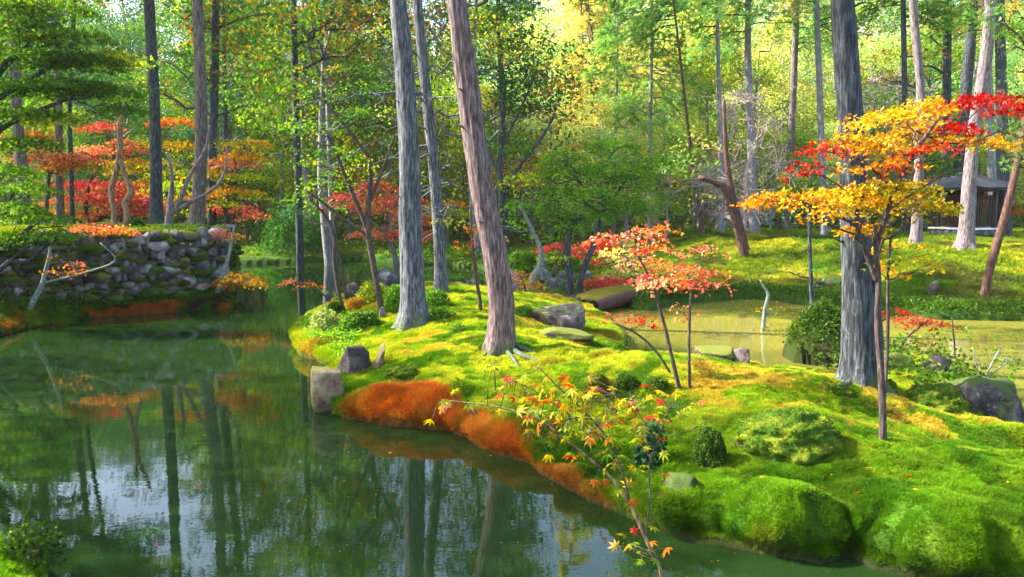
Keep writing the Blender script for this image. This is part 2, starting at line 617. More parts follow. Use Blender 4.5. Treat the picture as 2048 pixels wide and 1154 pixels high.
def bark_material(name, base, dark, light, scale=1.0, moss=0.0, lichen=.35, mosscol=(.06, .10, .015)):
    m, t, out = nt(name)
    tc = N(t, 'ShaderNodeTexCoord')
    mp = N(t, 'ShaderNodeMapping')
    mp.inputs['Scale'].default_value = (15 * scale, 15 * scale, 2.1 * scale)
    L(t, tc.outputs['Object'], mp.inputs[0])
    n1 = N(t, 'ShaderNodeTexNoise', i_Scale=2.2, i_Detail=7., i_Roughness=.65)
    L(t, mp.outputs[0], n1.inputs['Vector'])
    cr = N(t, 'ShaderNodeValToRGB')
    cr.color_ramp.elements[0].position = .36
    cr.color_ramp.elements[0].color = (*dark, 1)
    cr.color_ramp.elements[1].position = .66
    cr.color_ramp.elements[1].color = (*light, 1)
    e = cr.color_ramp.elements.new(.5)
    e.color = (*base, 1)
    L(t, n1.outputs[0], cr.inputs[0])
    # lichen blotches
    n2 = N(t, 'ShaderNodeTexNoise', i_Scale=9. * scale, i_Detail=6., i_Roughness=.7)
    mp2 = N(t, 'ShaderNodeMapping')
    mp2.inputs['Scale'].default_value = (1, 1, .5)
    L(t, tc.outputs['Object'], mp2.inputs[0])
    L(t, mp2.outputs[0], n2.inputs['Vector'])
    r2 = N(t, 'ShaderNodeMapRange', i_From_Min=.62, i_From_Max=.70, i_To_Max=lichen)
    L(t, n2.outputs[0], r2.inputs[0])
    mx = N(t, 'ShaderNodeMix', data_type='RGBA')
    L(t, r2.outputs[0], mx.inputs['Factor'])
    L(t, cr.outputs[0], mx.inputs[6])
    mx.inputs[7].default_value = (.42, .46, .44, 1)
    last = mx.outputs[2]
    if moss > 0:
        n3 = N(t, 'ShaderNodeTexNoise', i_Scale=3.5, i_Detail=5.)
        L(t, tc.outputs['Object'], n3.inputs['Vector'])
        sx = N(t, 'ShaderNodeSeparateXYZ')
        L(t, tc.outputs['Object'], sx.inputs[0])
        r3 = N(t, 'ShaderNodeMapRange', i_From_Min=0., i_From_Max=moss, i_To_Min=.30, i_To_Max=-.05)
        L(t, sx.outputs[2], r3.inputs[0])
        a3 = N(t, 'ShaderNodeMath', operation='ADD')
        L(t, n3.outputs[0], a3.inputs[0])
        L(t, r3.outputs[0], a3.inputs[1])
        r4 = N(t, 'ShaderNodeMapRange', i_From_Min=.62, i_From_Max=.80, i_To_Max=.6)
        L(t, a3.outputs[0], r4.inputs[0])
        m4 = N(t, 'ShaderNodeMix', data_type='RGBA')
        L(t, r4.outputs[0], m4.inputs['Factor'])
        L(t, last, m4.inputs[6])
        m4.inputs[7].default_value = (*mosscol, 1)
        last = m4.outputs[2]
    b = N(t, 'ShaderNodeBsdfPrincipled', i_Roughness=.85)
    b.inputs['Specular IOR Level'].default_value = .3
    L(t, last, b.inputs['Base Color'])
    bp = N(t, 'ShaderNodeBump', i_Strength=.8, i_Distance=.02)
    L(t, n1.outputs[0], bp.inputs['Height'])
    L(t, bp.outputs[0], b.inputs['Normal'])
    L(t, b.outputs[0], out.inputs[0])
    return m


B_GREY = bark_material('bark_grey', (.068, .073, .086), (.017, .017, .02), (.19, .20, .22), moss=.45)
B_RED = bark_material('bark_red', (.115, .075, .072), (.03, .018, .018), (.25, .19, .19), lichen=.25, moss=.25)
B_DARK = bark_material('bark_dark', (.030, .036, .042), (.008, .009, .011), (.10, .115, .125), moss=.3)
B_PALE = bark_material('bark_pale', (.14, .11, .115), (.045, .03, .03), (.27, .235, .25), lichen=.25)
B_TAN = bark_material('bark_tan', (.22, .13, .07), (.08, .04, .025), (.38, .26, .16), lichen=.1)
B_TWIG = bark_material('bark_twig', (.055, .035, .03), (.02, .013, .012), (.13, .10, .09), scale=2.)
B_LICHEN = bark_material('bark_lichen', (.16, .20, .17), (.04, .04, .035), (.42, .46, .44), scale=2., lichen=.8)
B_PINKTWIG = bark_material('bark_pinkgrey', (.34, .24, .26), (.16, .11, .12), (.50, .40, .42), scale=2., lichen=.1)
B_BROWN = bark_material('bark_brown', (.075, .035, .025), (.025, .012, .01), (.16, .085, .065), lichen=.05)
B_TANGREY = bark_material('bark_tan_grey', (.10, .075, .065), (.03, .022, .02), (.22, .18, .165), lichen=.25, moss=.4)
B_FAR = bark_material('bark_far', (.17, .165, .18), (.08, .075, .08), (.32, .32, .35), lichen=.15)


def rock_material(name, base, dark, light, mossy=.5, mosscol=(.10, .15, .012), warm=0., mscale=1.):
    m, t, out = nt(name)
    tc = N(t, 'ShaderNodeTexCoord')
    geo = N(t, 'ShaderNodeNewGeometry')
    oi = N(t, 'ShaderNodeObjectInfo')
    ad = N(t, 'ShaderNodeVectorMath', operation='ADD')
    L(t, geo.outputs['Position'], ad.inputs[0])
    n1 = N(t, 'ShaderNodeTexNoise', i_Scale=5. * mscale, i_Detail=8., i_Roughness=.7)
    L(t, geo.outputs['Position'], n1.inputs['Vector'])
    cr = N(t, 'ShaderNodeValToRGB')
    cr.color_ramp.elements[0].position = .35
    cr.color_ramp.elements[0].color = (*dark, 1)
    cr.color_ramp.elements[1].position = .68
    cr.color_ramp.elements[1].color = (*light, 1)
    cr.color_ramp.elements.new(.52).color = (*base, 1)
    L(t, n1.outputs[0], cr.inputs[0])
    nl = N(t, 'ShaderNodeTexNoise', i_Scale=30. * mscale, i_Detail=5., i_Roughness=.6)
    L(t, geo.outputs['Position'], nl.inputs['Vector'])
    rl = N(t, 'ShaderNodeMapRange', i_From_Min=.63, i_From_Max=.68, i_To_Max=.5)
    L(t, nl.outputs[0], rl.inputs[0])
    ml = N(t, 'ShaderNodeMix', data_type='RGBA')
    L(t, rl.outputs[0], ml.inputs['Factor'])
    L(t, cr.outputs[0], ml.inputs[6])
    ml.inputs[7].default_value = (.40, .40, .36, 1)
    hsv = N(t, 'ShaderNodeHueSaturation')
    mr = N(t, 'ShaderNodeMapRange', i_To_Min=.5, i_To_Max=1.15)
    L(t, oi.outputs['Random'], mr.inputs[0])
    L(t, mr.outputs[0], hsv.inputs['Value'])
    L(t, ml.outputs[2], hsv.inputs['Color'])
    # moss grows where the surface faces up, broken by noise
    sx = N(t, 'ShaderNodeSeparateXYZ')
    L(t, geo.outputs['Normal'], sx.inputs[0])
    n3 = N(t, 'ShaderNodeTexNoise', i_Scale=3.2 * mscale, i_Detail=7., i_Roughness=.65)
    L(t, geo.outputs['Position'], n3.inputs['Vector'])
    ma = N(t, 'ShaderNodeMath', operation='MULTIPLY_ADD')
    L(t, sx.outputs[2], ma.inputs[0])
    ma.inputs[1].default_value = .22
    L(t, n3.outputs[0], ma.inputs[2])
    r4 = N(t, 'ShaderNodeMapRange', i_From_Min=.78 - .35 * mossy, i_From_Max=.86 - .35 * mossy, i_To_Max=.95)
    L(t, ma.outputs[0], r4.inputs[0])
    m4 = N(t, 'ShaderNodeMix', data_type='RGBA')
    L(t, r4.outputs[0], m4.inputs['Factor'])
    L(t, hsv.outputs[0], m4.inputs[6])
    m4.inputs[7].default_value = (*mosscol, 1)
    b = N(t, 'ShaderNodeBsdfPrincipled', i_Roughness=.85)
    b.inputs['Specular IOR Level'].default_value = .3
    L(t, m4.outputs[2], b.inputs['Base Color'])
    n5 = N(t, 'ShaderNodeTexNoise', i_Scale=28., i_Detail=8., i_Roughness=.7)
    L(t, geo.outputs['Position'], n5.inputs['Vector'])
    bp = N(t, 'ShaderNodeBump', i_Strength=.9, i_Distance=.03)
    L(t, n5.outputs[0], bp.inputs['Height'])
    L(t, bp.outputs[0], b.inputs['Normal'])
    L(t, b.outputs[0], out.inputs[0])
    return m


R_WALL = rock_material('rock_wall', (.085, .075, .075), (.022, .02, .02), (.30, .27, .28), .46, (.045, .075, .008))
R_PURPLE = rock_material('rock_purple', (.10, .072, .068), (.028, .018, .018), (.26, .22, .20), .16, (.10, .14, .012))
R_PALE = rock_material('rock_pale', (.28, .25, .25), (.10, .085, .085), (.50, .46, .47), .14)
R_BLUE = rock_material('rock_blue', (.13, .14, .155), (.04, .043, .05), (.34, .36, .38), .2)
R_WARM = rock_material('rock_warm', (.26, .19, .10), (.10, .06, .035), (.42, .36, .26), .38, (.18, .17, .02))
R_MOSSY = rock_material('rock_mossy', (.10, .07, .055), (.03, .02, .018), (.22, .18, .16), .75, (.13, .15, .012))
R_DARK = rock_material('rock_dark', (.05, .04, .038), (.014, .011, .011), (.20, .17, .16), .5, (.05, .085, .008))


def water_material():
    m, t, out = nt('pond_water')
    geo = N(t, 'ShaderNodeNewGeometry')
    mp = N(t, 'ShaderNodeMapping')
    mp.inputs['Scale'].default_value = (1.0, 2.2, 1)
    L(t, geo.outputs['Position'], mp.inputs[0])
    n1 = N(t, 'ShaderNodeTexNoise', i_Scale=2.6, i_Detail=3.)
    n2 = N(t, 'ShaderNodeTexNoise', i_Scale=11., i_Detail=2.)
    L(t, mp.outputs[0], n1.inputs['Vector'])
    L(t, mp.outputs[0], n2.inputs['Vector'])
    ma = N(t, 'ShaderNodeMath', operation='MULTIPLY_ADD')
    L(t, n2.outputs[0], ma.inputs[0])
    ma.inputs[1].default_value = .22
    L(t, n1.outputs[0], ma.inputs[2])
    bp = N(t, 'ShaderNodeBump', i_Strength=.015, i_Distance=.05)
    L(t, ma.outputs[0], bp.inputs['Height'])
    # pond colour: the right arm is a paler olive than the rest
    sx = N(t, 'ShaderNodeSeparateXYZ')
    L(t, geo.outputs['Position'], sx.inputs[0])
    n3 = N(t, 'ShaderNodeTexNoise', i_Scale=.35, i_Detail=3.)
    L(t, geo.outputs['Position'], n3.inputs['Vector'])
    a = N(t, 'ShaderNodeMath', operation='MULTIPLY_ADD')
    L(t, n3.outputs[0], a.inputs[0])
    a.inputs[1].default_value = 3.
    L(t, sx.outputs[0], a.inputs[2])
    a2 = N(t, 'ShaderNodeMath', operation='MULTIPLY_ADD')
    L(t, sx.outputs[1], a2.inputs[0])
    a2.inputs[1].default_value = .8
    L(t, a.outputs[0], a2.inputs[2])
    r = N(t, 'ShaderNodeMapRange', i_From_Min=14.5, i_From_Max=18.0)
    L(t, a2.outputs[0], r.inputs[0])
    r5 = N(t, 'ShaderNodeMapRange', i_From_Min=2.0, i_From_Max=4.5)
    L(t, a.outputs[0], r5.inputs[0])
    rm = N(t, 'ShaderNodeMath', operation='MULTIPLY')
    L(t, r.outputs[0], rm.inputs[0])
    L(t, r5.outputs[0], rm.inputs[1])
    r = rm
    mx = N(t, 'ShaderNodeMix', data_type='RGBA')
    L(t, r.outputs[0], mx.inputs['Factor'])
    mx.inputs[6].default_value = (.009, .024, .005, 1)
    mx.inputs[7].default_value = (.19, .175, .028, 1)
    df = N(t, 'ShaderNodeBsdfDiffuse')
    L(t, mx.outputs[2], df.inputs[0])
    gl = N(t, 'ShaderNodeBsdfGlossy', i_Roughness=.015)
    gl.inputs[0].default_value = (.95, .97, 1, 1)
    L(t, bp.outputs[0], gl.inputs['Normal'])
    fr = N(t, 'ShaderNodeFresnel', i_IOR=1.36)
    L(t, bp.outputs[0], fr.inputs['Normal'])
    ms = N(t, 'ShaderNodeMixShader')
    L(t, fr.outputs[0], ms.inputs[0])
    L(t, df.outputs[0], ms.inputs[1])
    L(t, gl.outputs[0], ms.inputs[2])
    L(t, ms.outputs[0], out.inputs[0])
    return m


def plain(name, col, rough=.8, var=.25, scale=20.):
    m, t, out = nt(name)
    tc = N(t, 'ShaderNodeTexCoord')
    n1 = N(t, 'ShaderNodeTexNoise', i_Scale=scale, i_Detail=5.)
    L(t, tc.outputs['Object'], n1.inputs['Vector'])
    mr = N(t, 'ShaderNodeMapRange', i_From_Min=.3, i_From_Max=.7, i_To_Min=1 - var, i_To_Max=1 + var)
    L(t, n1.outputs[0], mr.inputs[0])
    hsv = N(t, 'ShaderNodeHueSaturation')
    hsv.inputs['Color'].default_value = (*col, 1)
    L(t, mr.outputs[0], hsv.inputs['Value'])
    b = N(t, 'ShaderNodeBsdfPrincipled', i_Roughness=rough)
    L(t, hsv.outputs[0], b.inputs['Base Color'])
    bp = N(t, 'ShaderNodeBump', i_Strength=.4, i_Distance=.01)
    L(t, n1.outputs[0], bp.inputs['Height'])
    L(t, bp.outputs[0], b.inputs['Normal'])
    L(t, b.outputs[0], out.inputs[0])
    return m


M_WATER = water_material()
M_WOOD = plain('dark_wood', (.045, .025, .018))
M_TILE = plain('grey_tile', (.06, .065, .07), .6)
M_PLASTER = plain('white_plaster', (.70, .68, .66))

# ================================================================ GROUND, WATER, MOSS
def polyz(pts):
    return np.array([onz(p[0], p[1], p[2])[:2] for p in pts])


RED = polyz([(640, 850, 0), (615, 800, .2), (660, 775, .38), (700, 766, .4), (790, 758, .42), (900, 770, .42), (960, 790, .42), (1060, 822, .42), (1105, 862, .42),
             (1190, 910, .35), (1275, 965, .32), (1330, 1010, .30), (1330, 1075, 0), (1180, 1035, 0), (1110, 1000, 0), (1055, 965, 0), (940, 920, 0), (850, 900, 0), (700, 880, 0)])


def lerp(a, b, t):
    t = np.asarray(t)[..., None]
    return a * (1 - t) + np.asarray(b) * t


def moss_color(x, y, tuft=False):
    n1 = fbm(x, y, 4, 1.3)
    n2 = fbm(x + 50, y + 20, 4, 2.7)
    n3 = fbm(x + 90, y + 70, 4, .8)
    c = np.tile(np.array([.21, .31, .012]), (len(x), 1))
    c = lerp(c, (.075, .17, .008), smooth(.48, .62, n1))
    c = lerp(c, (.36, .38, .025), smooth(.44, .60, n2) * .9)
    c = lerp(c, (.42, .30, .035), smooth(.52, .60, n3) * smooth(.44, .60, n2) * .95)
    c = lerp(c, (.13, .06, .018), smooth(.64, .72, fbm(x + 11, y - 40, 4, 2.4)) * .6)
    # deeper, darker green with mottling on the near lobes, ochre on the far right ridge
    near = 1 - smooth(7.4, 9.0, y + .2 * (x - 2))
    c = lerp(c, (.065, .185, .005), near * .72 * (x > -.2))
    c = lerp(c, (.03, .085, .004), near * smooth(.50, .64, fbm(x + 61, y + 13, 4, 2.6)) * .75 * (x > -.2))
    # rusty fringe along the water
    dr = sdf(RED, x + .30 * (fbm(x, y, 4, 3) - .5), y + .34 * (fbm(x + 9, y, 4, 3) - .5))
    tr = smooth(-.02, .10, dr)
    rust = np.tile(np.array([.46, .12, .016]), (len(x), 1))
    rust = lerp(rust, (.50, .22, .04), smooth(.50, .62, fbm(x, y, 4, 4.)) * .8)
    rust = lerp(rust, (.36, .20, .02), smooth(0.3, 1.4, x))
    rust = lerp(rust, (.16, .05, .012), smooth(.5, .62, n2) * .45)
    rust = lerp(rust, (.20, .13, .02), smooth(.58, .68, fbm(x - 5, y + 31, 4, 3.5)) * .5)
    c = lerp(c, rust, tr)
    # left bank: darker green with rusty lobes at the water
    dl = sdf(LEFT, x, y)
    left = (dl > -.3) & (x < -3)
    g = lerp(np.tile(np.array([.055, .12, .008]), (len(x), 1)), (.16, .21, .012), smooth(.5, .64, n1))
    g = lerp(g, (.04, .035, .02), smooth(.55, .66, n2))
    g = lerp(g, (.28, .32, .02), smooth(.3, .9, sdf(TERRACE, x, y)) * .8)
    rl = (1 - smooth(.2, .45, dl + .5 * (fbm(x, y, 3, 3) - .5))) * np.clip(smooth(.46, .54, fbm(x + 3, y + 8, 2, .9) + .22 * (x > -7.4) + .06 * (x > -10.2)), 0, 1) * (x > -11.6)
    g = lerp(g, (.36, .10, .015), rl * smooth(.40, .52, fbm(x + 77, y + 5, 4, 2.6)))
    c = np.where(left[:, None], g, c)
    # far land
    df = sdf(FAR, x, y)
    f = df > -.3
    g = lerp(np.tile(np.array([.16, .22, .012]), (len(x), 1)), (.32, .32, .02), smooth(.48, .62, fbm(x, y, 4, .7)))
    g = lerp(g, (.075, .15, .010), smooth(.50, .62, fbm(x + 40, y, 3, .5)))
    g = lerp(g, (.08, .07, .02), smooth(.54, .66, fbm(x + 7, y + 3, 4, .9)) * .7)
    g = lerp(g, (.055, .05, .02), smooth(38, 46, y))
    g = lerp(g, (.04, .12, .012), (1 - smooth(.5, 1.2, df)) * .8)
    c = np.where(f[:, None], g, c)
    isl = sdf(ISLET, x, y) > -.2
    c = np.where(isl[:, None], lerp(np.tile(np.array([.045, .07, .010]), (len(x), 1)), (.06, .04, .02), smooth(.48, .6, n2)), c)
    if not tuft:
        b = .8 + .4 * fbm(x, y, 3, 9.)
        c = c * b[:, None]
    return c


def grid_lines():
    ys = [1.0]
    while ys[-1] < 300:
        y = ys[-1]
        ys.append(y + (.25 if y < 4.8 else .0056 * y if y < 38 else .012 * y if y < 60 else .05 * y))
    xs = list(np.arange(-6.0, 8.2, .042))
    st = .042
    x = xs[-1]
    right = []
    while x < 170:
        st *= 1.035
        x += st
        right.append(x)
    x = xs[0]
    st = .042
    left_ = []
    while x > -170:
        st = min(st * 1.03, .09) if x > -14 else st * 1.06
        x -= st
        left_.append(x)
    return np.array(left_[::-1] + xs + right), np.array(ys)


gx, gy = grid_lines()
X, Y = np.meshgrid(gx, gy)
H = height(X.ravel(), Y.ravel())
Xo, Yo = overhang(X.ravel(), Y.ravel(), H)
V = np.stack([Xo, Yo, H], 1)
nx, ny = len(gx), len(gy)
i = (np.arange(ny - 1)[:, None] * nx + np.arange(nx - 1)[None, :]).ravel()
T = np.stack([i, i + 1, i + nx + 1, i + nx], 1)
# drop the quads that lie deep under the pond in the far corners only when fully submerged and hidden
C = moss_color(X.ravel(), Y.ravel())
C = lerp(C, (.028, .030, .010), (1 - smooth(.03, .10, H + .05 * (fbm(X.ravel(), Y.ravel(), 3, 6.) - .5))) * .85)
C = np.where((H < -.02)[:, None], np.array([.03, .035, .012]), C)
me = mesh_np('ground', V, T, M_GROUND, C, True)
link('ground', me, kind='structure')
print('ground', len(V), len(T))

wv = np.array([[-160, -12, 0], [160, -12, 0], [160, 90, 0], [-160, 90, 0]], float)
link('water', mesh_np('water', wv, np.array([[0, 1, 2, 3]]), M_WATER), kind='structure')


def tuft_mesh(name, n, rad, h, w, rng):
    V, T = [], []
    for k in range(n):
        a = rng.uniform(0, 6.28)
        r = rad * math.sqrt(rng.uniform(0, 1))
        p = np.array([math.cos(a) * r, math.sin(a) * r, 0])
        tip = p + np.array([math.cos(a) * h * .35, math.sin(a) * h * .35, h * rng.uniform(.6, 1.1)])
        b_ = rng.uniform(0, 6.28)
        q = np.array([math.cos(b_), math.sin(b_), 0]) * w
        i = len(V)
        V += [p - q, p + q, tip]
        T += [[i, i + 1, i + 2]]
    return mesh_np(name, np.array(V), np.array(T), M_MOSSTUFT)


def scatter_group():
    g = bpy.data.node_groups.new('scatter', 'GeometryNodeTree')
    g.interface.new_socket('Geometry', in_out='INPUT', socket_type='NodeSocketGeometry')
    g.interface.new_socket('Tuft', in_out='INPUT', socket_type='NodeSocketObject')
    g.interface.new_socket('Geometry', in_out='OUTPUT', socket_type='NodeSocketGeometry')
    gi = g.nodes.new('NodeGroupInput')
    go = g.nodes.new('NodeGroupOutput')
    m2p = g.nodes.new('GeometryNodeMeshToPoints')
    ip = g.nodes.new('GeometryNodeInstanceOnPoints')
    oi = g.nodes.new('GeometryNodeObjectInfo')
    rot = g.nodes.new('GeometryNodeInputNamedAttribute')
    rot.data_type = 'FLOAT_VECTOR'
    rot.inputs[0].default_value = 'rot'
    sc = g.nodes.new('GeometryNodeInputNamedAttribute')
    sc.data_type = 'FLOAT'
    sc.inputs[0].default_value = 'size'
    g.links.new(gi.outputs[0], m2p.inputs[0])
    g.links.new(m2p.outputs[0], ip.inputs['Points'])
    g.links.new(gi.outputs[1], oi.inputs['Object'])
    g.links.new(oi.outputs['Geometry'], ip.inputs['Instance'])
    g.links.new([o for o in rot.outputs if o.enabled][0], ip.inputs['Rotation'])
    g.links.new([o for o in sc.outputs if o.enabled][0], ip.inputs['Scale'])
    g.links.new(ip.outputs[0], go.inputs[0])
    return g


SCATTER = scatter_group()


def scatter(name, P, rot, size, col, tuft_ob, label, category=None):
    me = bpy.data.meshes.new(name)
    me.vertices.add(len(P))
    me.vertices.foreach_set('co', P.astype(np.float32).ravel())
    a = me.attributes.new('rot', 'FLOAT_VECTOR', 'POINT')
    a.data.foreach_set('vector', rot.astype(np.float32).ravel())
    a = me.attributes.new('size', 'FLOAT', 'POINT')
    a.data.foreach_set('value', size.astype(np.float32))
    a = me.attributes.new('col', 'FLOAT_COLOR', 'POINT')
    c = np.ones((len(P), 4), np.float32)
    c[:, :3] = col
    a.data.foreach_set('color', c.ravel())
    me.update()
    o = link(name, me, kind='stuff', label=label, category=category or 'moss')
    md = o.modifiers.new('scatter', 'NODES')
    md.node_group = SCATTER
    for it in SCATTER.interface.items_tree:
        if it.name == 'Tuft':
            md[it.identifier] = tuft_ob
    return o


def rot_from_normals(x, y, rng, e=.04):
    hx = (height(x + e, y) - height(x - e, y)) / (2 * e)
    hy = (height(x, y + e) - height(x, y - e)) / (2 * e)
    hx = np.clip(hx, -2.5, 2.5)
    hy = np.clip(hy, -2.5, 2.5)
    # Euler XYZ that tips Z towards the normal: rotate about y by atan(-hx), about x by atan(hy)
    return np.stack([np.arctan(hy) * .8 + rng.normal(size=len(x)) * .12, -np.arctan(hx) * .8 + rng.normal(size=len(x)) * .12, rng.uniform(0, 6.28, len(x)) * 0 + rng.uniform(-.6, .6, len(x))], 1), np.hypot(hx, hy)


rg = np.random.RandomState(11)
tufts = []
for nm, n, rad, h, w, lab in (('moss_tuft', 22, .034, .026, .0035, 'small green moss tuft on the island moss'), ('rusty_moss_tuft', 26, .036, .036, .0022, 'small rusty moss tuft at the island edge')):
    tm = tuft_mesh(nm, n, rad, h, w, rg)
    a = tm.color_attributes.new('col', 'FLOAT_COLOR', 'POINT')
    tufts.append(link(nm, tm, loc=(0, 0, 0), kind='stuff', label=lab))
px_, py_ = onz(900, 700, .7)[:2]
tufts[0].location = (px_, py_, hz(px_, py_))
px_, py_ = onz(800, 800, .4)[:2]
tufts[1].location = (px_, py_, hz(px_, py_))


def sample_region(P, n, rng, xlim, ylim, dens, dmin=.0):
    out = []
    tot = 0
    while tot < n:
        x = rng.uniform(xlim[0], xlim[1], n)
        # uniform in log y: denser near the camera
        y = np.exp(rng.uniform(math.log(ylim[0]), math.log(ylim[1]), n))
        vis = np.abs(x) < (.68 * y + .4)
        k = vis & (rng.uniform(size=n) < dens(x, y))
        x, y = x[k], y[k]
        k = sdf(P, x, y) > dmin
        out.append(np.stack([x[k], y[k]], 1))
        tot += k.sum()
        if len(out) > 60:
            break
    return np.vstack(out)[:n]


# island moss
Q = sample_region(ISLAND, 150000, rg, (-4.2, 6), (5.4, 20), lambda x, y: np.clip(6.5 / y, 0, 1))
x, y = Q[:, 0], Q[:, 1]
rt, sl = rot_from_normals(x, y, rg)
z = height(x, y)
redm = sdf(RED, x + .30 * (fbm(x, y, 4, 3) - .5), y + .34 * (fbm(x + 9, y, 4, 3) - .5)) > .0
col = moss_color(x, y, True) * np.exp(rg.normal(size=(len(x), 1)) * .16) * 1.1
col = np.clip(col, 0, .8)
size = rg.uniform(.7, 1.35, len(x)) * np.clip(y / 9, .8, 1.6)
xo, yo = overhang(x, y, z)
P3 = np.stack([xo, yo, z - .004], 1)
ok = z > .05
a = ok & ~redm
scatter('island_moss', P3[a], rt[a], size[a], col[a], tufts[0], 'yellow green moss carpet covering the island')
a = ok & redm
scatter('rusty_moss', P3[a], rt[a], size[a] * 1.1, col[a], tufts[1], 'rust orange moss cushions hanging over the water edge of the island')
# far right bank lawn and left bank
Q = sample_region(FAR, 26000, rg, (2, 28), (18, 36), lambda x, y: np.ones_like(x), .3)
x, y = Q[:, 0], Q[:, 1]
rt, sl = rot_from_normals(x, y, rg)
scatter('bank_moss', np.stack([x, y, height(x, y)], 1), rt, rg.uniform(2, 3.6, len(x)), moss_color(x, y, True) * np.exp(rg.normal(size=(len(x), 1)) * .25), tufts[0], 'sunlit yellow green moss slope of the far right bank')
Q = sample_region(LEFT, 26000, rg, (-16, -5), (13, 24), lambda x, y: np.ones_like(x), .02)
x, y = Q[:, 0], Q[:, 1]
rt, sl = rot_from_normals(x, y, rg)
scatter('left_bank_moss', np.stack([x, y, height(x, y)], 1), rt, rg.uniform(1.4, 2.6, len(x)), moss_color(x, y, True) * np.exp(rg.normal(size=(len(x), 1)) * .3), tufts[0], 'dark green and rusty moss on the left bank below the stone wall')
Q = sample_region(CORNER, 5000, rg, (-8, -2.5), (4, 7), lambda x, y: np.ones_like(x), .0)
x, y = Q[:, 0], Q[:, 1]
rt, sl = rot_from_normals(x, y, rg)
scatter('corner_moss', np.stack([x, y, height(x, y)], 1), rt, rg.uniform(.8, 1.3, len(x)), np.tile([.11, .24, .008], (len(x), 1)) * np.exp(rg.normal(size=(len(x), 1)) * .2), tufts[0], 'bright green moss mound in the near left corner of the pond')

# ================================================================ TREE BUILDERS
def trunk_mesh(P, R, mat, off, sides=10, rough=.12, flare=0.0, ridge=0.0, seed=0, lobes=5, sub=4):
    P, R = smooth_path(P, R, sub)
    rr = np.random.RandomState(seed)
    th = np.linspace(0, 2 * np.pi, sides, endpoint=False)
    n = len(P)
    z = np.concatenate([[0], np.cumsum(np.linalg.norm(np.diff(P, axis=0), axis=1))])
    so = rr.uniform(0, 60)
    low = fbm(np.cos(th)[None, :] * 1.0 + so + 0 * z[:, None], np.sin(th)[None, :] * 1.0 + z[:, None] * 1.1, 3)
    m = 1 + rough * 2 * (low - .5)
    if ridge > 0:
        hi = fbm(np.cos(th)[None, :] * 4.5 + so + 0 * z[:, None], np.sin(th)[None, :] * 4.5 + z[:, None] * .35, 3)
        m = m - ridge * np.abs(hi - .5) * 4 + ridge * .5
    if flare > 0:
        ph = rr.uniform(0, 6.28)
        m = m + flare * np.exp(-z[:, None] / .22) * (1 + .75 * np.cos(lobes * th[None, :] + ph) * np.exp(-z[:, None] / .5)) + .12 * np.exp(-z[:, None] / 1.2)
    V, T = tube(P, R, sides, m)
    return mesh_np('trunk', V - off, T, mat, None, True)


def px_path(pts, Y):
    """list of (px, py, half width px[, Y]) -> world points and radii"""
    P, R = [], []
    for p in pts:
        y = p[3] if len(p) > 3 else Y
        P.append(at(p[0], p[1], y))
        R.append(p[2] * y / F)
    return np.array(P), np.array(R)


def settle(P):
    """drop the foot of a trunk path into the ground below it"""
    P = P.copy()
    g = hz(P[0, 0], P[0, 1])
    P[0, 2] = g - .06
    return P


def spray_points(c, r, n, rng, shell=.55):
    v = norm(rng.normal(size=(n, 3)))
    v[:, 2] = np.abs(v[:, 2]) * np.where(rng.uniform(size=n) < .72, 1, -1)
    t = rng.uniform(shell ** 3, 1, n) ** (1 / 3.)
    return c + v * t[:, None] * r


COVER = 3.6


def pad_fill(buf, c, r, pal, size, kind, rng, cover=1.5, per=14, flat=.22, up=.55, spray=None, droop=.15):
    """one foliage pad: flat sprays of leaves; returns the spray centres"""
    area = math.pi * r[0] * max(r[2], .25 * r[0])
    nl = max(12, int(cover * (COVER if 'maple' in kind else 1.7) * area / (.35 * size * size)))
    ns = max(2, nl // per)
    S = spray_points(np.asarray(c), np.asarray(r), ns, rng)
    sr = spray if spray else size * 2.6
    base = pick(pal, ns, rng, .18)
    a = rng.uniform(0, 6.28, (ns, per))
    q = np.sqrt(rng.uniform(0, 1, (ns, per))) * sr
    # every spray leans outward and down a little
    out = norm((S - c) * np.array([1, 1, 0]) + 1e-6)
    dx, dy = np.cos(a) * q, np.sin(a) * q
    dz = -(dx * out[:, None, 0] + dy * out[:, None, 1]) * .28 + rng.normal(size=(ns, per)) * sr * flat
    P = S[:, None, :] + np.stack([dx, dy, dz], 2)
    dirs = np.stack([dx, dy, dz * .5 - droop * sr], 2).reshape(-1, 3) + rng.normal(size=(ns * per, 3)) * sr * .25
    cols = np.repeat(base, per, 0) * np.exp(rng.normal(size=(ns * per, 1)) * .15)
    mixin = rng.uniform(size=ns * per) < .18
    cols[mixin] = pick(pal, int(mixin.sum()), rng)
    leaves(buf, P.reshape(-1, 3), size, np.clip(cols, .001, .85), kind, rng, up, dirs, droop)
    return S


def limb(buf, A, B, ra, rb, rng, sides=5, bend=.12, n=5, sag=0.):
    A, B = np.asarray(A, float), np.asarray(B, float)
    L_ = np.linalg.norm(B - A)
    t = np.linspace(0, 1, n)
    P = A + (B - A) * t[:, None]
    w = rng.normal(size=(n, 3)) * bend * L_ * .35
    w[0] = 0
    w[-1] = 0
    P = P + w
    P[:, 2] += np.sin(t * np.pi) * sag * L_
    R = ra + (rb - ra) * t
    V, T = tube(P, R, sides, cap=False)
    buf.add(V, T)
    return P, R


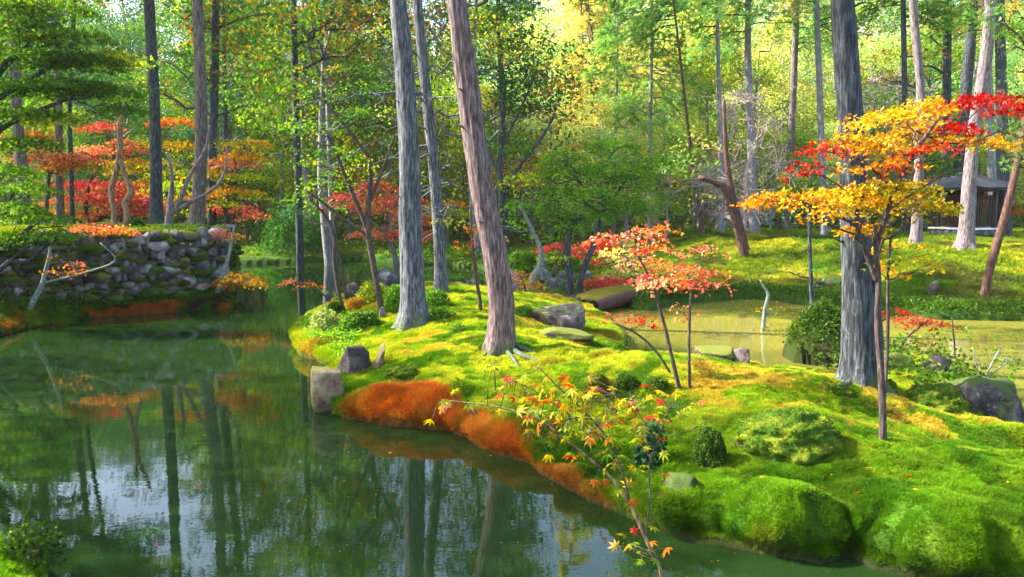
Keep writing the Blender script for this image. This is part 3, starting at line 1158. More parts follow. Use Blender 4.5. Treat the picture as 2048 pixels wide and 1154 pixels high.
def make_tree(name, label, cat, path, Y, pads, bark, seed, group=None, sides=9, leaf=.08, kind='maple3', flare=.0, ridge=0., rough=.12,
              foot=True, br=.35, twigs=2, extra_paths=(), sub=4, cover=1.5, top=None, bark_br=None, per=14, twig_every=1):
    """a thing with trunk, branches (one per foliage pad) and crown"""
    rng = np.random.RandomState(seed)
    P, R = px_path(path, Y)
    if foot:
        P = settle(P)
    root = empty(name, P[0] + [0, 0, .06 if foot else 0], label, cat, group)
    off = np.array(root.location)
    if top is not None:   # carry the trunk on above the picture
        d = norm((P[-1] - P[-2])[None])[0]
        k = 5
        for j in range(1, k + 1):
            P = np.vstack([P, P[-1] + d * (top - P[-1][2]) / (k + 1 - j)])
            R = np.append(R, R[-1] * (.82 if j < k else .4))
    link('trunk', trunk_mesh(P, R, bark, off, sides, rough, flare, ridge, seed, sub=sub), root)
    stems = [(P, R)]
    for ep in extra_paths:
        P2, R2 = px_path(ep, Y)
        link('branch' if not foot or len(ep) < 2 or ep[0][1] < path[0][1] - 25 else 'trunk', trunk_mesh(P2, R2, bark, off, max(6, sides - 3), rough, 0, ridge * .7, seed + 5, sub=sub), root)
        stems.append((P2, R2))
    crown = Buf()
    for pd in pads:
        px, py, rx, ry = pd[:4]
        pal = pd[4]
        dy = pd[5] if len(pd) > 5 else 0.
        cv = pd[6] if len(pd) > 6 else cover
        y = Y + dy
        c = at(px, py, y)
        if 'maple' in kind:
            rx, ry = rx * 1.1, ry * .62
        r = np.array([rx * y / F, min(rx, 130) * y / F * .75, ry * y / F])
        if pal is not None:
            S = pad_fill(crown, c, r, pal, leaf, kind, rng, cv, per, .13 if 'maple' in kind else .22)
        else:
            S = spray_points(c, r, 40, rng)
        if br:
            best = None
            for (Pq, Rq) in stems:
                for k in range(1, len(Pq)):
                    for tt in (0, .33, .66):
                        q = Pq[k - 1] * (1 - tt) + Pq[k] * tt
                        hd = np.linalg.norm((c - q)[:2])
                        cost = np.linalg.norm(c - q) + 1.6 * abs((c[2] - q[2]) - .45 * hd)
                        if best is None or cost < best[0]:
                            best = (cost, q, Rq[k - 1] * (1 - tt) + Rq[k] * tt)
            bb = Buf()
            q, rq = best[1], best[2]
            r0 = max(.006, min(rq * .55, .012 + .02 * np.linalg.norm(c - q))) * (br / .35)
            BP, BR = limb(bb, q, c - np.array([0, 0, r[2] * .3]), r0, r0 * .45, rng, 6, .16, 6, .04)
            k = max(3, min(9, int(len(S) / 6)))
            idx = rng.choice(len(S), size=min(k, len(S)), replace=False)
            secs = []
            for m in idx:
                a = BP[rng.randint(2, 6)]
                SP_, SR_ = limb(bb, a, S[m], r0 * .38, r0 * .14, rng, 4, .14, 5, .03)
                secs.append(SP_)
            if twigs:
                allp = np.vstack(secs + [BP[2:]])
                for s_ in S[::twig_every]:
                    j = np.argmin(np.linalg.norm(allp - s_, axis=1))
                    if np.linalg.norm(allp[j] - s_) > leaf:
                        limb(bb, allp[j], s_, max(.0025, r0 * .13), .0015, rng, 3, .12, 3)
            link('branch', bb.mesh('branch', bark_br or bark, off, True), root)
    if crown.V:
        link('crown', crown.mesh('crown', M_LEAF, off), root)
    return root


# ---------------------------------------------------------------- prototypes for the wood behind
def crown_broad(pal, h, rad, seed, leaf=.135, n=10500, mixpal=None, kind='diamond'):
    """crown of many clumps; h = crown height, rad = radius; base of the tree at z=0"""
    rng = np.random.RandomState(seed)
    b = Buf()
    nc = 38
    z0 = h * .22
    cl = []
    for k in range(nc):
        t = rng.uniform(0, 1)
        z = z0 + (h - z0) * t
        rr = rad * (math.sin(math.pi * (.12 + .85 * t)) ** .7) * rng.uniform(.35, 1.05)
        a = rng.uniform(0, 6.28)
        cl.append([rr * math.cos(a), rr * math.sin(a), z])
    cl = np.array(cl)
    per = n // nc
    for k, c in enumerate(cl):
        r = rng.uniform(.7, 1.35) * rad * .30
        v = norm(rng.normal(size=(per, 3)))
        P = c + v * (rng.uniform(.25, 1, (per, 1)) ** .5) * np.array([r, r, r * .55])
        pl = pal if (mixpal is None or rng.uniform() > .3) else mixpal
        base = pick(pl, 1, rng, .28)
        cols = base * .5 + .5 * pick(pl, per, rng, .25)
        leaves(b, P, leaf, np.clip(cols, .001, .85), kind, rng, .45)
    return b, cl


def trunk_buf(h, rad, cl, rng, r0=.16, lean=.4):
    tb = Buf()
    n = 7
    t = np.linspace(0, 1, n)
    P = np.stack([np.cumsum(rng.normal(size=n)) * lean * .3, np.cumsum(rng.normal(size=n)) * lean * .3, t * h * .9 - .1], 1)
    P[0, :2] = 0
    R = r0 * (1 - .85 * t)
    V, T = tube(P, R, 7)
    tb.add(V, T)
    for c in cl[::2]:
        zz = max(.15 * h, c[2] - .45 * np.hypot(c[0], c[1]))
        k = min(n - 2, int(zz / (h * .9) * (n - 1)))
        f = zz / (h * .9) * (n - 1) - k
        q = P[k] * (1 - f) + P[k + 1] * f
        limb(tb, q, c, r0 * .32, r0 * .08, rng, 4, .18, 5)
    return tb


def crown_conifer(pal, h, rad, seed, z0f=.35, n=2600, leaf=.42, kind='frond'):
    rng = np.random.RandomState(seed)
    b = Buf()
    tips = []
    nb = 46
    for k in range(nb):
        t = (k + rng.uniform(0, 1)) / nb
        z = h * (z0f + (1 - z0f) * t)
        L_ = rad * (1 - t) ** .75 * rng.uniform(.6, 1.15) + .25
        a = rng.uniform(0, 6.28)
        d = np.array([math.cos(a), math.sin(a), 0])
        m = n // nb
        s = rng.uniform(.25, 1, m)
        P = d * (s * L_)[:, None] + rng.normal(size=(m, 3)) * np.array([.22, .22, .12]) * (L_ * .5 + .2)
        P[:, 2] += z + .12 * L_ - .42 * L_ * s ** 2
        dirs = d + rng.normal(size=(m, 3)) * .5
        dirs[:, 2] -= .35
        base = pick(pal, 1, rng, .25)
        cols = base * .5 + .5 * pick(pal, m, rng, .25)
        leaves(b, P, leaf, np.clip(cols, .001, .85), kind, rng, .6, dirs, .3)
        tips.append(np.array([0, 0, z]))
        tips.append(d * L_ * .8 + np.array([0, 0, z + .12 * L_ - .3 * L_]))
    return b, tips


def conifer_trunk(h, tips, rng, r0=.13):
    tb = Buf()
    n = 9
    t = np.linspace(0, 1, n)
    P = np.stack([np.cumsum(rng.normal(size=n)) * .04, np.cumsum(rng.normal(size=n)) * .04, t * h - .1], 1)
    P[0, :2] = 0
    V, T = tube(P, r0 * (1 - .88 * t), 9)
    tb.add(V, T)
    for k in range(0, len(tips), 2):
        limb(tb, tips[k], tips[k + 1], .035, .01, rng, 4, .06, 5, .05)
    return tb


PROTO = {}


def proto(key):
    if key in PROTO:
        return PROTO[key]
    kind, pal, var = key
    rng = np.random.RandomState(abs(hash(key[1])) % 1 + var * 13 + len(pal) * 7 + sum(map(ord, pal)))
    if kind == 'broad':
        h, rad = 10, 3.6
        b, cl = crown_broad(pal, h, rad, sum(map(ord, pal)) + var * 31, mixpal={'pale': 'paleyellow', 'dark': 'green', 'green': 'yg', 'palegreen': 'pale', 'darkorange': 'dark', 'paleyellow': 'pale'}.get(pal))
        tb = trunk_buf(h, rad, cl, rng)
        bark = B_FAR
    elif kind == 'conifer':
        h = 16
        b, tips = crown_conifer(pal, h, 2.9, sum(map(ord, pal)) + var * 17)
        tb = conifer_trunk(h, tips, rng)
        bark = B_FAR
    elif kind == 'bare':
        h, rad = 7, 2.6
        b, cl = crown_broad(pal, h, rad, 77 + var, n=500, leaf=.1)
        tb = trunk_buf(h, rad, cl, rng, .12)
        for c in cl:
            for q in range(16):
                limb(tb, c, c + rng.normal(size=3) * .65, .014, .005, rng, 3, .25, 4)
        bark = B_PINKTWIG
    cm = b.mesh('crown', M_LEAF)
    tm = tb.mesh('trunk', bark, smooth_sh=True)
    PROTO[key] = (tm, cm)
    return PROTO[key]


def place(key, x, y, scale, name, label, cat, group=None, rot=0., z=None, sq=1.):
    tm, cm = proto(key)
    root = empty(name, (x, y, (hz(x, y) if z is None else z)), label, cat, group)
    root.rotation_euler = (0, 0, rot)
    root.scale = (scale * sq, scale * sq, scale)
    link('trunk', tm, root)
    link('crown', cm, root)
    return root

# ================================================================ THE BIG TRUNKS
HC = {}


def high_crown(root, P_top, z0, z1, rad, pal, seed, n=1500, leaf=.34, lean=(0, 0)):
    """crown of a tall cypress above the picture: drooping limbs; crowns of a kind share their meshes"""
    key = (pal, seed % 2)
    if key not in HC:
        rng = np.random.RandomState(seed)
        b = Buf()
        brs = []
        nb = 34
        nn = 3400
        for k in range(nb):
            t = (k + rng.uniform()) / nb
            z = t * 9.0
            L_ = 3.0 * (1 - t) ** .5 * rng.uniform(.5, 1.2) + .3
            a = rng.uniform(0, 6.28)
            d = np.array([math.cos(a), math.sin(a), 0])
            m = nn // nb
            s = rng.uniform(.3, 1, m)
            P = d * (s * L_)[:, None] + rng.normal(size=(m, 3)) * np.array([.22, .22, .12]) * (L_ * .5 + .2)
            P[:, 2] += z + .15 * L_ - .4 * L_ * s ** 2
            dirs = d + rng.normal(size=(m, 3)) * .5
            dirs[:, 2] -= .3
            leaves(b, P, .36, np.clip(pick(pal, 1, rng) * .5 + .5 * pick(pal, m, rng), 0, .8), 'frond', rng, .55, dirs, .25)
            bb = Buf()
            c = np.array([0, 0, z])
            limb(bb, c, c + d * L_ * .85 + np.array([0, 0, -.12 * L_]), .035, .01, rng, 5, .08, 6, .1)
            brs.append(bb.mesh('branch', B_DARK, (0, 0, 0), True))
        HC[key] = (b.mesh('crown', M_LEAF), brs)
    cm, brs = HC[key]
    off = np.array(root.location)
    f = (z0 - P_top[0][2]) / (P_top[1][2] - P_top[0][2])
    c = P_top[0] + (P_top[1] - P_top[0]) * f
    up = norm((P_top[1] - P_top[0])[None])[0]
    q = Vector(up).to_track_quat('Z', 'Y').to_euler()
    sc = (z1 - z0) / 9.0
    for nm, me_ in [('crown', cm)] + [('branch', m) for m in brs]:
        o = link(nm, me_, root, c - off)
        o.rotation_euler = q
        o.scale = (rad / 3., rad / 3., sc)


def tall(name, label, path, Y, bark, seed, top, z0, rad, pal='hinoki', flare=.5, ridge=.10, sides=44, n=1500, cat='tree', extra=(), group='tall conifer trunks', pads=(), **kw):
    r = make_tree(name, label, cat, path, Y, list(pads), bark, seed, group, sides=sides, flare=flare, ridge=ridge, foot=True, top=top, extra_paths=extra, sub=kw.pop('sub', 12), **kw)
    P, R = px_path(path, Y)
    Pt = np.array([P[-2], P[-1]])
    high_crown(r, Pt, z0, top, rad, pal, seed + 3, n)
    return r


def gy_(px, py):
    return ground(px, py)


gA = gy_(827, 650)
gB = gy_(881, 588)
gC = gy_(1002, 700)
gD = gy_(1722, 770)
print('A', gA, 'B', gB, 'C', gC, 'D', gD)
TA = tall('cypress_tree', 'tall straight grey conifer trunk with brown scar at its foot, left of the leaning trunk',
     [(828, 655, 25), (826, 600, 22.5), (822, 500, 20.5), (820, 400, 20), (818, 300, 19.5), (812, 180, 18), (804, 80, 17), (794, -20, 16)], gA[1], B_GREY, 1, 17, 8.5, 2.6)
TB = tall('cypress_tree', 'slimmer dark trunk with many bare side branches behind the straight grey trunk on the island',
     [(882, 590, 13), (881, 540, 12), (876, 440, 11), (868, 340, 11), (858, 240, 10.5), (846, 120, 10), (834, 0, 9.5)], gB[1], B_GREY, 2, 18, 10, 2.4, sides=26, flare=.25)
TC = tall('cedar_tree', 'leaning reddish brown conifer trunk with fluted root foot in the middle of the island',
     [(1001, 706, 24), (1003, 660, 24), (1002, 600, 23.5), (988, 500, 22.5), (968, 400, 22), (952, 300, 21.5), (938, 190, 21), (924, 80, 20), (910, -20, 19)], gC[1], B_RED, 3, 16, 9, 2.4, flare=.45, ridge=.14)
TD = tall('cypress_tree', 'thick dark conifer trunk with double foot behind the golden maple',
     [(1722, 776, 33), (1721, 720, 31), (1719, 640, 29.5), (1713, 540, 27.5), (1709, 400, 26.5), (1703, 280, 25), (1696, 160, 23.5), (1684, 0, 21.5), (1680, -60, 20)], gD[1], B_DARK, 4, 15, 8.5, 2.4,
     flare=.55, ridge=.13, extra=[[(1746, 778, 15), (1752, 700, 14), (1748, 600, 12), (1740, 520, 11), (1722, 430, 10)]])
TE = tall('cypress_tree', 'straight dark trunk rising from the mossy terrace behind the stone wall',
     [(313, 450, 11.5), (312, 380, 11), (310, 250, 10.5), (304, 120, 10), (297, -10, 9.5)], 24.5, B_DARK, 5, 19, 9, 2.8, sides=24, n=1300)
TF = tall('cypress_tree', 'brown trunk leaning slightly at the far corner of the stone wall',
     [(390, 480, 15, 22.5), (395, 430, 13, 22.5), (401, 330, 11.5, 22.5), (402, 220, 11, 22.5), (399, 100, 10, 22.5), (394, -10, 9.5, 22.5)], 22.5, B_TANGREY, 6, 18, 9, 2.8, sides=26, n=1300)
TJ = tall('cypress_tree', 'slender pinkish sunlit trunk on the far bank just right of the thick dark trunk',
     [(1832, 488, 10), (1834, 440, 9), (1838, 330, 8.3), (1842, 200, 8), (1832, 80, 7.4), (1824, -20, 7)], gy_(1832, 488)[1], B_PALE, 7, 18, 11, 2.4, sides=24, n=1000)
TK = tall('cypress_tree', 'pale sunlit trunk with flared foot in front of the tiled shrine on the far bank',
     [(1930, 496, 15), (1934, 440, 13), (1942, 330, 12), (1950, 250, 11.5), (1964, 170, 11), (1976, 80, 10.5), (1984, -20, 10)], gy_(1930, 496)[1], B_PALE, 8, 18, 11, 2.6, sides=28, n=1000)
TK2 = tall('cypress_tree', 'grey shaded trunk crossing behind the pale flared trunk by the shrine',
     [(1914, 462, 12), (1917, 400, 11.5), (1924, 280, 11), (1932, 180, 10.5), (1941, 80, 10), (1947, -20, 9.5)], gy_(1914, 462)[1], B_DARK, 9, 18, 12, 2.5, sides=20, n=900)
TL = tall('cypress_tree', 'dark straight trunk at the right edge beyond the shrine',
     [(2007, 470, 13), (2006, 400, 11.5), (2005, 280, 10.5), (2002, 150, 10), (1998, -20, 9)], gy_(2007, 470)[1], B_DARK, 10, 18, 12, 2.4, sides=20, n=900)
make_tree('leaning_tree', 'dark thin trunk leaning to the right over the mossy slope at the right edge', 'tree',
          [(1967, 592, 7), (1982, 530, 8), (2005, 450, 8), (2028, 360, 7.5), (2050, 250, 7), (2075, 120, 6.5), (2100, -20, 6)], gy_(1967, 592)[1],
          [(2090, 60, 80, 30, 'green'), (2120, -40, 90, 40, 'green'), (2060, -60, 80, 30, 'green')], B_BROWN, 12, sides=12)

# other plain trunks of the wood: (path, Y or None, bark, label)
FARTRUNKS = [
    ([(1508, 464, 10), (1506, 380, 8), (1500, 250, 7), (1496, 100, 6.5), (1497, -20, 6)], None, B_FAR, 'tall grey trunk standing behind the grey leafless bush right of centre', 'palegreen'),
    ([(1572, 452, 8), (1576, 380, 7), (1582, 280, 7), (1588, 150, 6.5), (1594, -20, 6)], None, B_PALE, 'tall pale trunk beside the dark temple roof beyond the lawn', 'palegreen'),
    ([(1444, 468, 6), (1443, 400, 5.5), (1441, 300, 5), (1438, 180, 4.5)], None, B_FAR, 'thin grey trunk at the crest of the far lawn', 'palegreen'),
    ([(1812, 440, 6), (1811, 300, 5.5), (1809, 150, 5), (1806, -20, 5)], 33, B_DARK, 'thin dark trunk left of the slender pinkish trunk', 'green'),
    ([(1990, 440, 8), (1982, 300, 8), (1976, 150, 8), (1972, -20, 7)], 34, B_FAR, 'grey trunk behind the shrine roof', 'palepine'),
    ([(1196, 330, 6, 44), (1192, 200, 5.5, 44), (1184, 90, 5, 44), (1170, -20, 4, 44)], 44, B_PALE, 'pale slim trunk among the glowing yellow trees', 'paleyellow'),
    ([(120, 446, 8), (118, 350, 7), (117, 200, 7), (115, 60, 7), (112, -20, 6)], 25, B_TANGREY, 'brown trunk behind the green maple on the left bank', 'dark'),
    ([(144, 446, 5), (142, 330, 4.5), (139, 200, 4), (150, -20, 4)], 26, B_DARK, 'thin dark trunk right beside the brown trunk on the left bank', 'dark'),
    ([(48, 450, 11), (46, 370, 11), (36, 250, 10), (28, 120, 10), (20, -20, 10)], 23, B_TANGREY, 'thick reddish trunk near the left edge behind the stone wall', 'dark'),
    ([(668, 540, 6), (664, 440, 6), (660, 330, 5), (655, 160, 5), (650, -20, 5)], 34, B_FAR, 'faint grey trunk across the water left of centre', 'green'),
    ([(455, 480, 5), (452, 380, 5), (450, 250, 5), (448, 80, 4)], 38, B_DARK, 'thin dark trunk standing on the shaded moss across the water', 'dark'),
    ([(1012, 500, 6), (1010, 380, 6), (1006, 250, 5), (1000, 100, 5), (996, -20, 4)], 34, B_DARK, 'dark trunk behind the leaning reddish trunk across the water', 'dark'),
    ([(1405, 470, 4), (1400, 420, 4), (1385, 330, 3.5), (1370, 200, 3)], None, B_BROWN, 'reddish crooked pine trunk left of the lawn crest', 'palepine'),
    ([(1648, 470, 7), (1646, 380, 6.5), (1640, 200, 6), (1634, 40, 6)], None, B_FAR, 'grey trunk just left of the thick dark trunk', 'palegreen'),
]
for k, (pth, y, bk, lab, pal) in enumerate(FARTRUNKS):
    if y is None:
        y = gy_(pth[0][0], pth[0][1])[1]
        y = min(y, 38)
    r = make_tree('forest_tree', lab, 'tree', pth, y, [], bk, 100 + k, 'trunks of the wood', sides=10, flare=.3, rough=.1, top=17 + k % 3)
    P, R = px_path(pth, y)
    high_crown(r, np.array([P[-2], P[-1]]), 9.5, 17 + k % 3, 2.5, pal, 130 + k, n=1100)

# ================================================================ TREES AND MAPLES PLACED BY HAND
def GYY(px, py):
    return float(gy_(px, py)[1])


yM = GYY(1765, 882)
make_tree('golden_maple', 'slender dark maple with golden orange foliage and scarlet tips before the thick dark trunk', 'maple tree',
          [(1766, 884, 8), (1766, 840, 7), (1762, 740, 6.6), (1755, 650, 6.2), (1757, 560, 5.4), (1752, 500, 5), (1751, 450, 4.2)], yM,
          [(1600, 398, 92, 13, 'gold', -.3), (1540, 405, 40, 8, 'orange', -.4), (1690, 400, 90, 22, 'gold'), (1760, 385, 90, 26, 'goldgreen'), (1790, 418, 90, 22, 'goldgreen', .4),
           (1830, 385, 62, 26, 'goldgreen', .6), (1862, 408, 40, 20, 'goldgreen', .8), (1660, 430, 40, 12, 'gold', -.6), (1735, 462, 48, 13, 'gold', .2), (1700, 340, 0.1, 0.1, 'gold', 0, .1),
           (1700, 285, 62, 15, 'orangeyellow', .2), (1648, 300, 40, 11, 'red', 0), (1622, 345, 26, 17, 'red', -.2), (1780, 245, 70, 26, 'gold', .3), (1850, 222, 62, 26, 'gold', .5),
           (1760, 300, 66, 18, 'orangeyellow', 0), (1830, 270, 60, 22, 'gold', .4), (1960, 208, 72, 16, 'red', .7), (2030, 222, 40, 12, 'red', .8), (1900, 262, 42, 22, 'red', .2),
           (1870, 300, 40, 13, 'red', -.2), (1985, 290, 40, 13, 'gold', .6), (1930, 285, 44, 12, 'gold', .5), (1790, 335, 50, 14, 'orange', -.2)],
          B_TWIG, 20, 'hand placed maples', sides=14, leaf=.066, kind='maple3', cover=1.5, twig_every=2,
          extra_paths=[[(1752, 560, 5), (1715, 455, 4.5), (1720, 400, 4), (1740, 370, 3)], [(1752, 500, 5), (1770, 440, 4.5), (1790, 380, 4), (1832, 300, 3.5), (1880, 235, 2.5)],
                       [(1790, 380, 3), (1740, 335, 2.5), (1690, 300, 1.8)]])
make_tree('golden_maple', 'low golden branch hanging right of the slender dark maple over the pond', 'maple tree', [(1763, 884, 4), (1775, 700, 3.5), (1776, 560, 3), (1782, 470, 2.5)], yM + .25,
          [(1790, 520, 40, 10, 'goldgreen'), (1840, 532, 45, 14, 'goldgreen'), (1800, 495, 34, 9, 'gold'), (1760, 545, 26, 7, 'gold')], B_TWIG, 21, 'hand placed maples', sides=7, leaf=.07, cover=.8)

yC2 = GYY(1362, 780)
make_tree('coral_maple', 'young maple with two thin leaning stems and coral pink leaves over the moss', 'maple tree',
          [(1362, 781, 4.5), (1345, 720, 4), (1326, 640, 3.4), (1300, 560, 2.8), (1270, 500, 2)], yC2,
          [(1280, 470, 42, 12, 'coral'), (1320, 500, 50, 14, 'coral'), (1375, 545, 62, 13, 'coral'), (1300, 530, 50, 18, 'coral', .3), (1410, 505, 34, 9, 'coral', .3), (1300, 560, 40, 10, 'redpink'),
           (1225, 480, 40, 12, 'coral', .5), (1340, 570, 55, 10, 'coral', -.3), (1240, 505, 40, 14, 'paleyellow', .6), (1400, 570, 40, 10, 'redpink', -.2), (1330, 460, 34, 8, 'orange', .2), (1365, 625, 30, 5, 'coral', .1, .6)],
          B_TWIG, 22, 'hand placed maples', sides=8, leaf=.065, cover=.8, extra_paths=[[(1380, 781, 3.6), (1378, 700, 3.2), (1380, 620, 2.8), (1384, 560, 2)]])
make_tree('red_maple', 'low red maple branch with sparse leaves left of the two thin stems', 'maple tree', [(1340, 745, 2.5), (1310, 700, 2.3), (1270, 665, 2), (1225, 645, 1.5)], yC2 + .3,
          [(1270, 655, 40, 14, 'red', 0, .3), (1225, 642, 24, 7, 'redpink', 0, .5), (1300, 640, 22, 7, 'red', 0, .4)], B_TWIG, 23, 'hand placed maples', sides=6, leaf=.07, foot=False)
yR = GYY(1152, 603)
make_tree('green_tree', 'dense rounded green tree with crooked twin trunk at the back of the island', 'tree',
          [(1137, 606, 8), (1140, 560, 7.5), (1134, 500, 7.5), (1142, 455, 6.5), (1165, 430, 5)], yR,
          [(1125, 318, 50, 16, 'brightgreen'), (1095, 350, 34, 14, 'brightgreen'), (1150, 352, 56, 22, 'brightgreen'), (1210, 345, 56, 24, 'brightgreen', .5), (1265, 365, 58, 26, 'brightgreen', .6), (1120, 390, 46, 18, 'brightgreen'),
           (1185, 395, 56, 22, 'brightgreen', -.3), (1245, 415, 60, 22, 'brightgreen', .3), (1170, 435, 50, 16, 'brightgreen'), (1225, 300, 55, 20, 'brightgreen', 1), (1300, 330, 50, 22, 'brightgreen', 1), (1100, 425, 34, 16, 'brightgreen'), (1145, 460, 40, 10, 'brightgreen', -.3)],
          B_DARK, 24, None, sides=12, leaf=.095, kind='diamond', cover=2.4, extra_paths=[[(1172, 606, 6), (1160, 575, 6), (1170, 530, 6), (1192, 480, 6), (1205, 430, 5), (1215, 380, 4)]], twig_every=4, per=18)
make_tree('red_maple', 'low spreading scarlet maple at the mossy log bridge', 'maple tree', [(1205, 636, 5), (1216, 605, 5), (1228, 575, 4)], GYY(1205, 636) + .3,
          [(1160, 585, 38, 13, 'red'), (1200, 572, 52, 17, 'redpink'), (1245, 570, 42, 16, 'redpink'), (1190, 590, 50, 12, 'red'), (1262, 590, 34, 10, 'red'), (1225, 555, 30, 7, 'redpink'), (1225, 595, 40, 8, 'orange')], B_BROWN, 25, 'hand placed maples', sides=9, leaf=.09, cover=1.6, twig_every=4)
make_tree('orange_maple', 'small orange maple crouching by the pale boulder behind the leaning trunk', 'maple tree', [(1050, 592, 3), (1050, 575, 3), (1046, 560, 2)], 20.5,
          [(1050, 570, 30, 9, 'orangeyellow'), (1030, 560, 20, 7, 'orange'), (1060, 585, 28, 7, 'goldgreen'), (1040, 548, 14, 5, 'orange')], B_TWIG, 26, 'hand placed maples', sides=6, leaf=.10, cover=1.0)
make_tree('thin_maple', 'thin single stem with a few orange leaves between the two big trunks', 'maple tree', [(963, 624, 4.5), (958, 590, 4), (950, 540, 3.6), (944, 480, 3), (942, 420, 2.2)], GYY(963, 624),
          [(940, 465, 24, 12, 'orange', 0, .9), (985, 480, 22, 8, 'coral', .2, .6), (935, 490, 16, 7, 'orange', 0, .7), (905, 445, 30, 8, 'yg', 0, .5)], B_BROWN, 27, 'hand placed maples', sides=8, leaf=.09)
yS = GYY(764, 628)
make_tree('slender_tree', 'slender speckled tree with forked stem and spreading green branches left of the straight grey trunk', 'tree',
          [(765, 630, 6.5), (757, 590, 6), (745, 520, 6), (735, 460, 6), (738, 400, 5.5), (741, 330, 4.5), (720, 290, 4), (680, 240, 3), (640, 190, 2)], yS,
          [(640, 190, 60, 14, 'green'), (700, 230, 60, 14, 'green'), (640, 260, 70, 14, 'green', -.3), (720, 180, 55, 14, 'green', .4), (760, 280, 50, 12, 'green', .2), (690, 310, 62, 12, 'green'), (610, 320, 48, 12, 'green', .3),
           (580, 250, 40, 14, 'green', .3), (770, 230, 34, 12, 'yg', .2), (650, 370, 60, 10, 'green', -.2), (590, 150, 50, 14, 'darkorange', .2), (700, 140, 60, 12, 'darkorange'), (720, 330, 40, 8, 'yg', 0)],
          B_TWIG, 28, None, sides=10, leaf=.07, kind='diamond', cover=.7, twig_every=2, extra_paths=[[(735, 460, 5), (715, 410, 4), (690, 350, 3.5), (665, 290, 3), (640, 250, 2)], [(741, 400, 4), (765, 340, 3), (790, 270, 2)], [(735, 470, 3.5), (690, 440, 3), (640, 400, 2.5), (610, 380, 1.5)]])
make_tree('slender_tree', 'pair of bare thin stems at the left tip of the island leaning over the water', 'tree',
          [(687, 615, 4), (676, 580, 3.8), (668, 520, 3.5), (668, 470, 3), (650, 430, 2.5), (620, 400, 2)], GYY(687, 615),
          [(620, 395, 46, 12, 'green'), (650, 420, 40, 10, 'green'), (590, 420, 40, 10, 'bluegreen', .4), (690, 400, 34, 8, 'redpink', .3, .6), (660, 350, 44, 10, 'green', .2)],
          B_TWIG, 29, None, sides=8, leaf=.09, kind='diamond', cover=.7, extra_paths=[[(693, 598, 3.6), (685, 540, 3.2), (672, 490, 3), (660, 440, 2.5)]])
make_tree('coral_maple', 'coral maple with pinkish crooked stems behind the straight grey trunk', 'maple tree', [(792, 545, 5), (790, 520, 5), (780, 480, 4.5), (768, 450, 4)], 25,
          [(770, 425, 46, 20, 'coral'), (740, 470, 40, 14, 'coral'), (835, 440, 46, 22, 'coral'), (800, 400, 40, 14, 'redpink'), (755, 375, 34, 12, 'crimson'), (700, 395, 42, 9, 'redpink'), (690, 415, 40, 8, 'coral'),
           (850, 475, 34, 18, 'coral'), (790, 470, 40, 16, 'coral'), (890, 410, 44, 9, 'orangeyellow'), (900, 425, 40, 8, 'yg')], B_PALE, 30, 'hand placed maples', sides=8, leaf=.13, cover=1.2, twig_every=3,
          extra_paths=[[(800, 545, 4.5), (804, 500, 4), (806, 450, 3.5), (802, 400, 3)]])
make_tree('dark_willow', 'fine leaved dark green tree with upright forked branches right of the leaning trunk', 'tree',
          [(1003, 545, 7), (1004, 480, 6.5), (1002, 400, 6), (1000, 320, 5), (1004, 240, 4), (1012, 160, 3)], 22,
          [(1010, 110, 50, 30, 'darkorange'), (1060, 90, 40, 26, 'dark'), (970, 150, 40, 26, 'dark'), (1040, 170, 50, 30, 'dark'), (1085, 150, 40, 24, 'darkorange'), (1000, 210, 50, 22, 'dark'), (1070, 230, 50, 20, 'dark'), (1110, 215, 40, 14, 'dark'),
           (960, 260, 40, 24, 'green'), (1020, 290, 50, 20, 'green'), (980, 80, 40, 22, 'darkorange'), (990, 30, 50, 26, 'darkorange'), (1050, 20, 40, 20, 'dark')],
          B_DARK, 31, None, sides=9, leaf=.13, kind='diamond', cover=.95, extra_paths=[[(1002, 400, 4), (1040, 330, 3.5), (1080, 280, 3), (1110, 230, 2)], [(1003, 360, 4), (975, 300, 3), (960, 240, 2)], [(1000, 300, 3), (1040, 220, 2.4), (1070, 150, 1.6)]], twig_every=3)
make_tree('mossy_stem', 'leaning yellow lichen covered stem by the boulders behind the leaning trunk', 'tree',
          [(1046, 588, 9), (1062, 565, 8), (1078, 535, 7), (1082, 500, 5), (1060, 450, 4), (1035, 400, 3)], 21.5,
          [(1080, 480, 40, 14, 'brightgreen'), (1040, 420, 46, 16, 'brightgreen'), (1050, 370, 50, 18, 'yg'), (1100, 520, 36, 9, 'yg', -.4), (1010, 450, 36, 14, 'brightgreen')], B_LICHEN, 32, None, sides=9, leaf=.12, kind='diamond', cover=1.0)

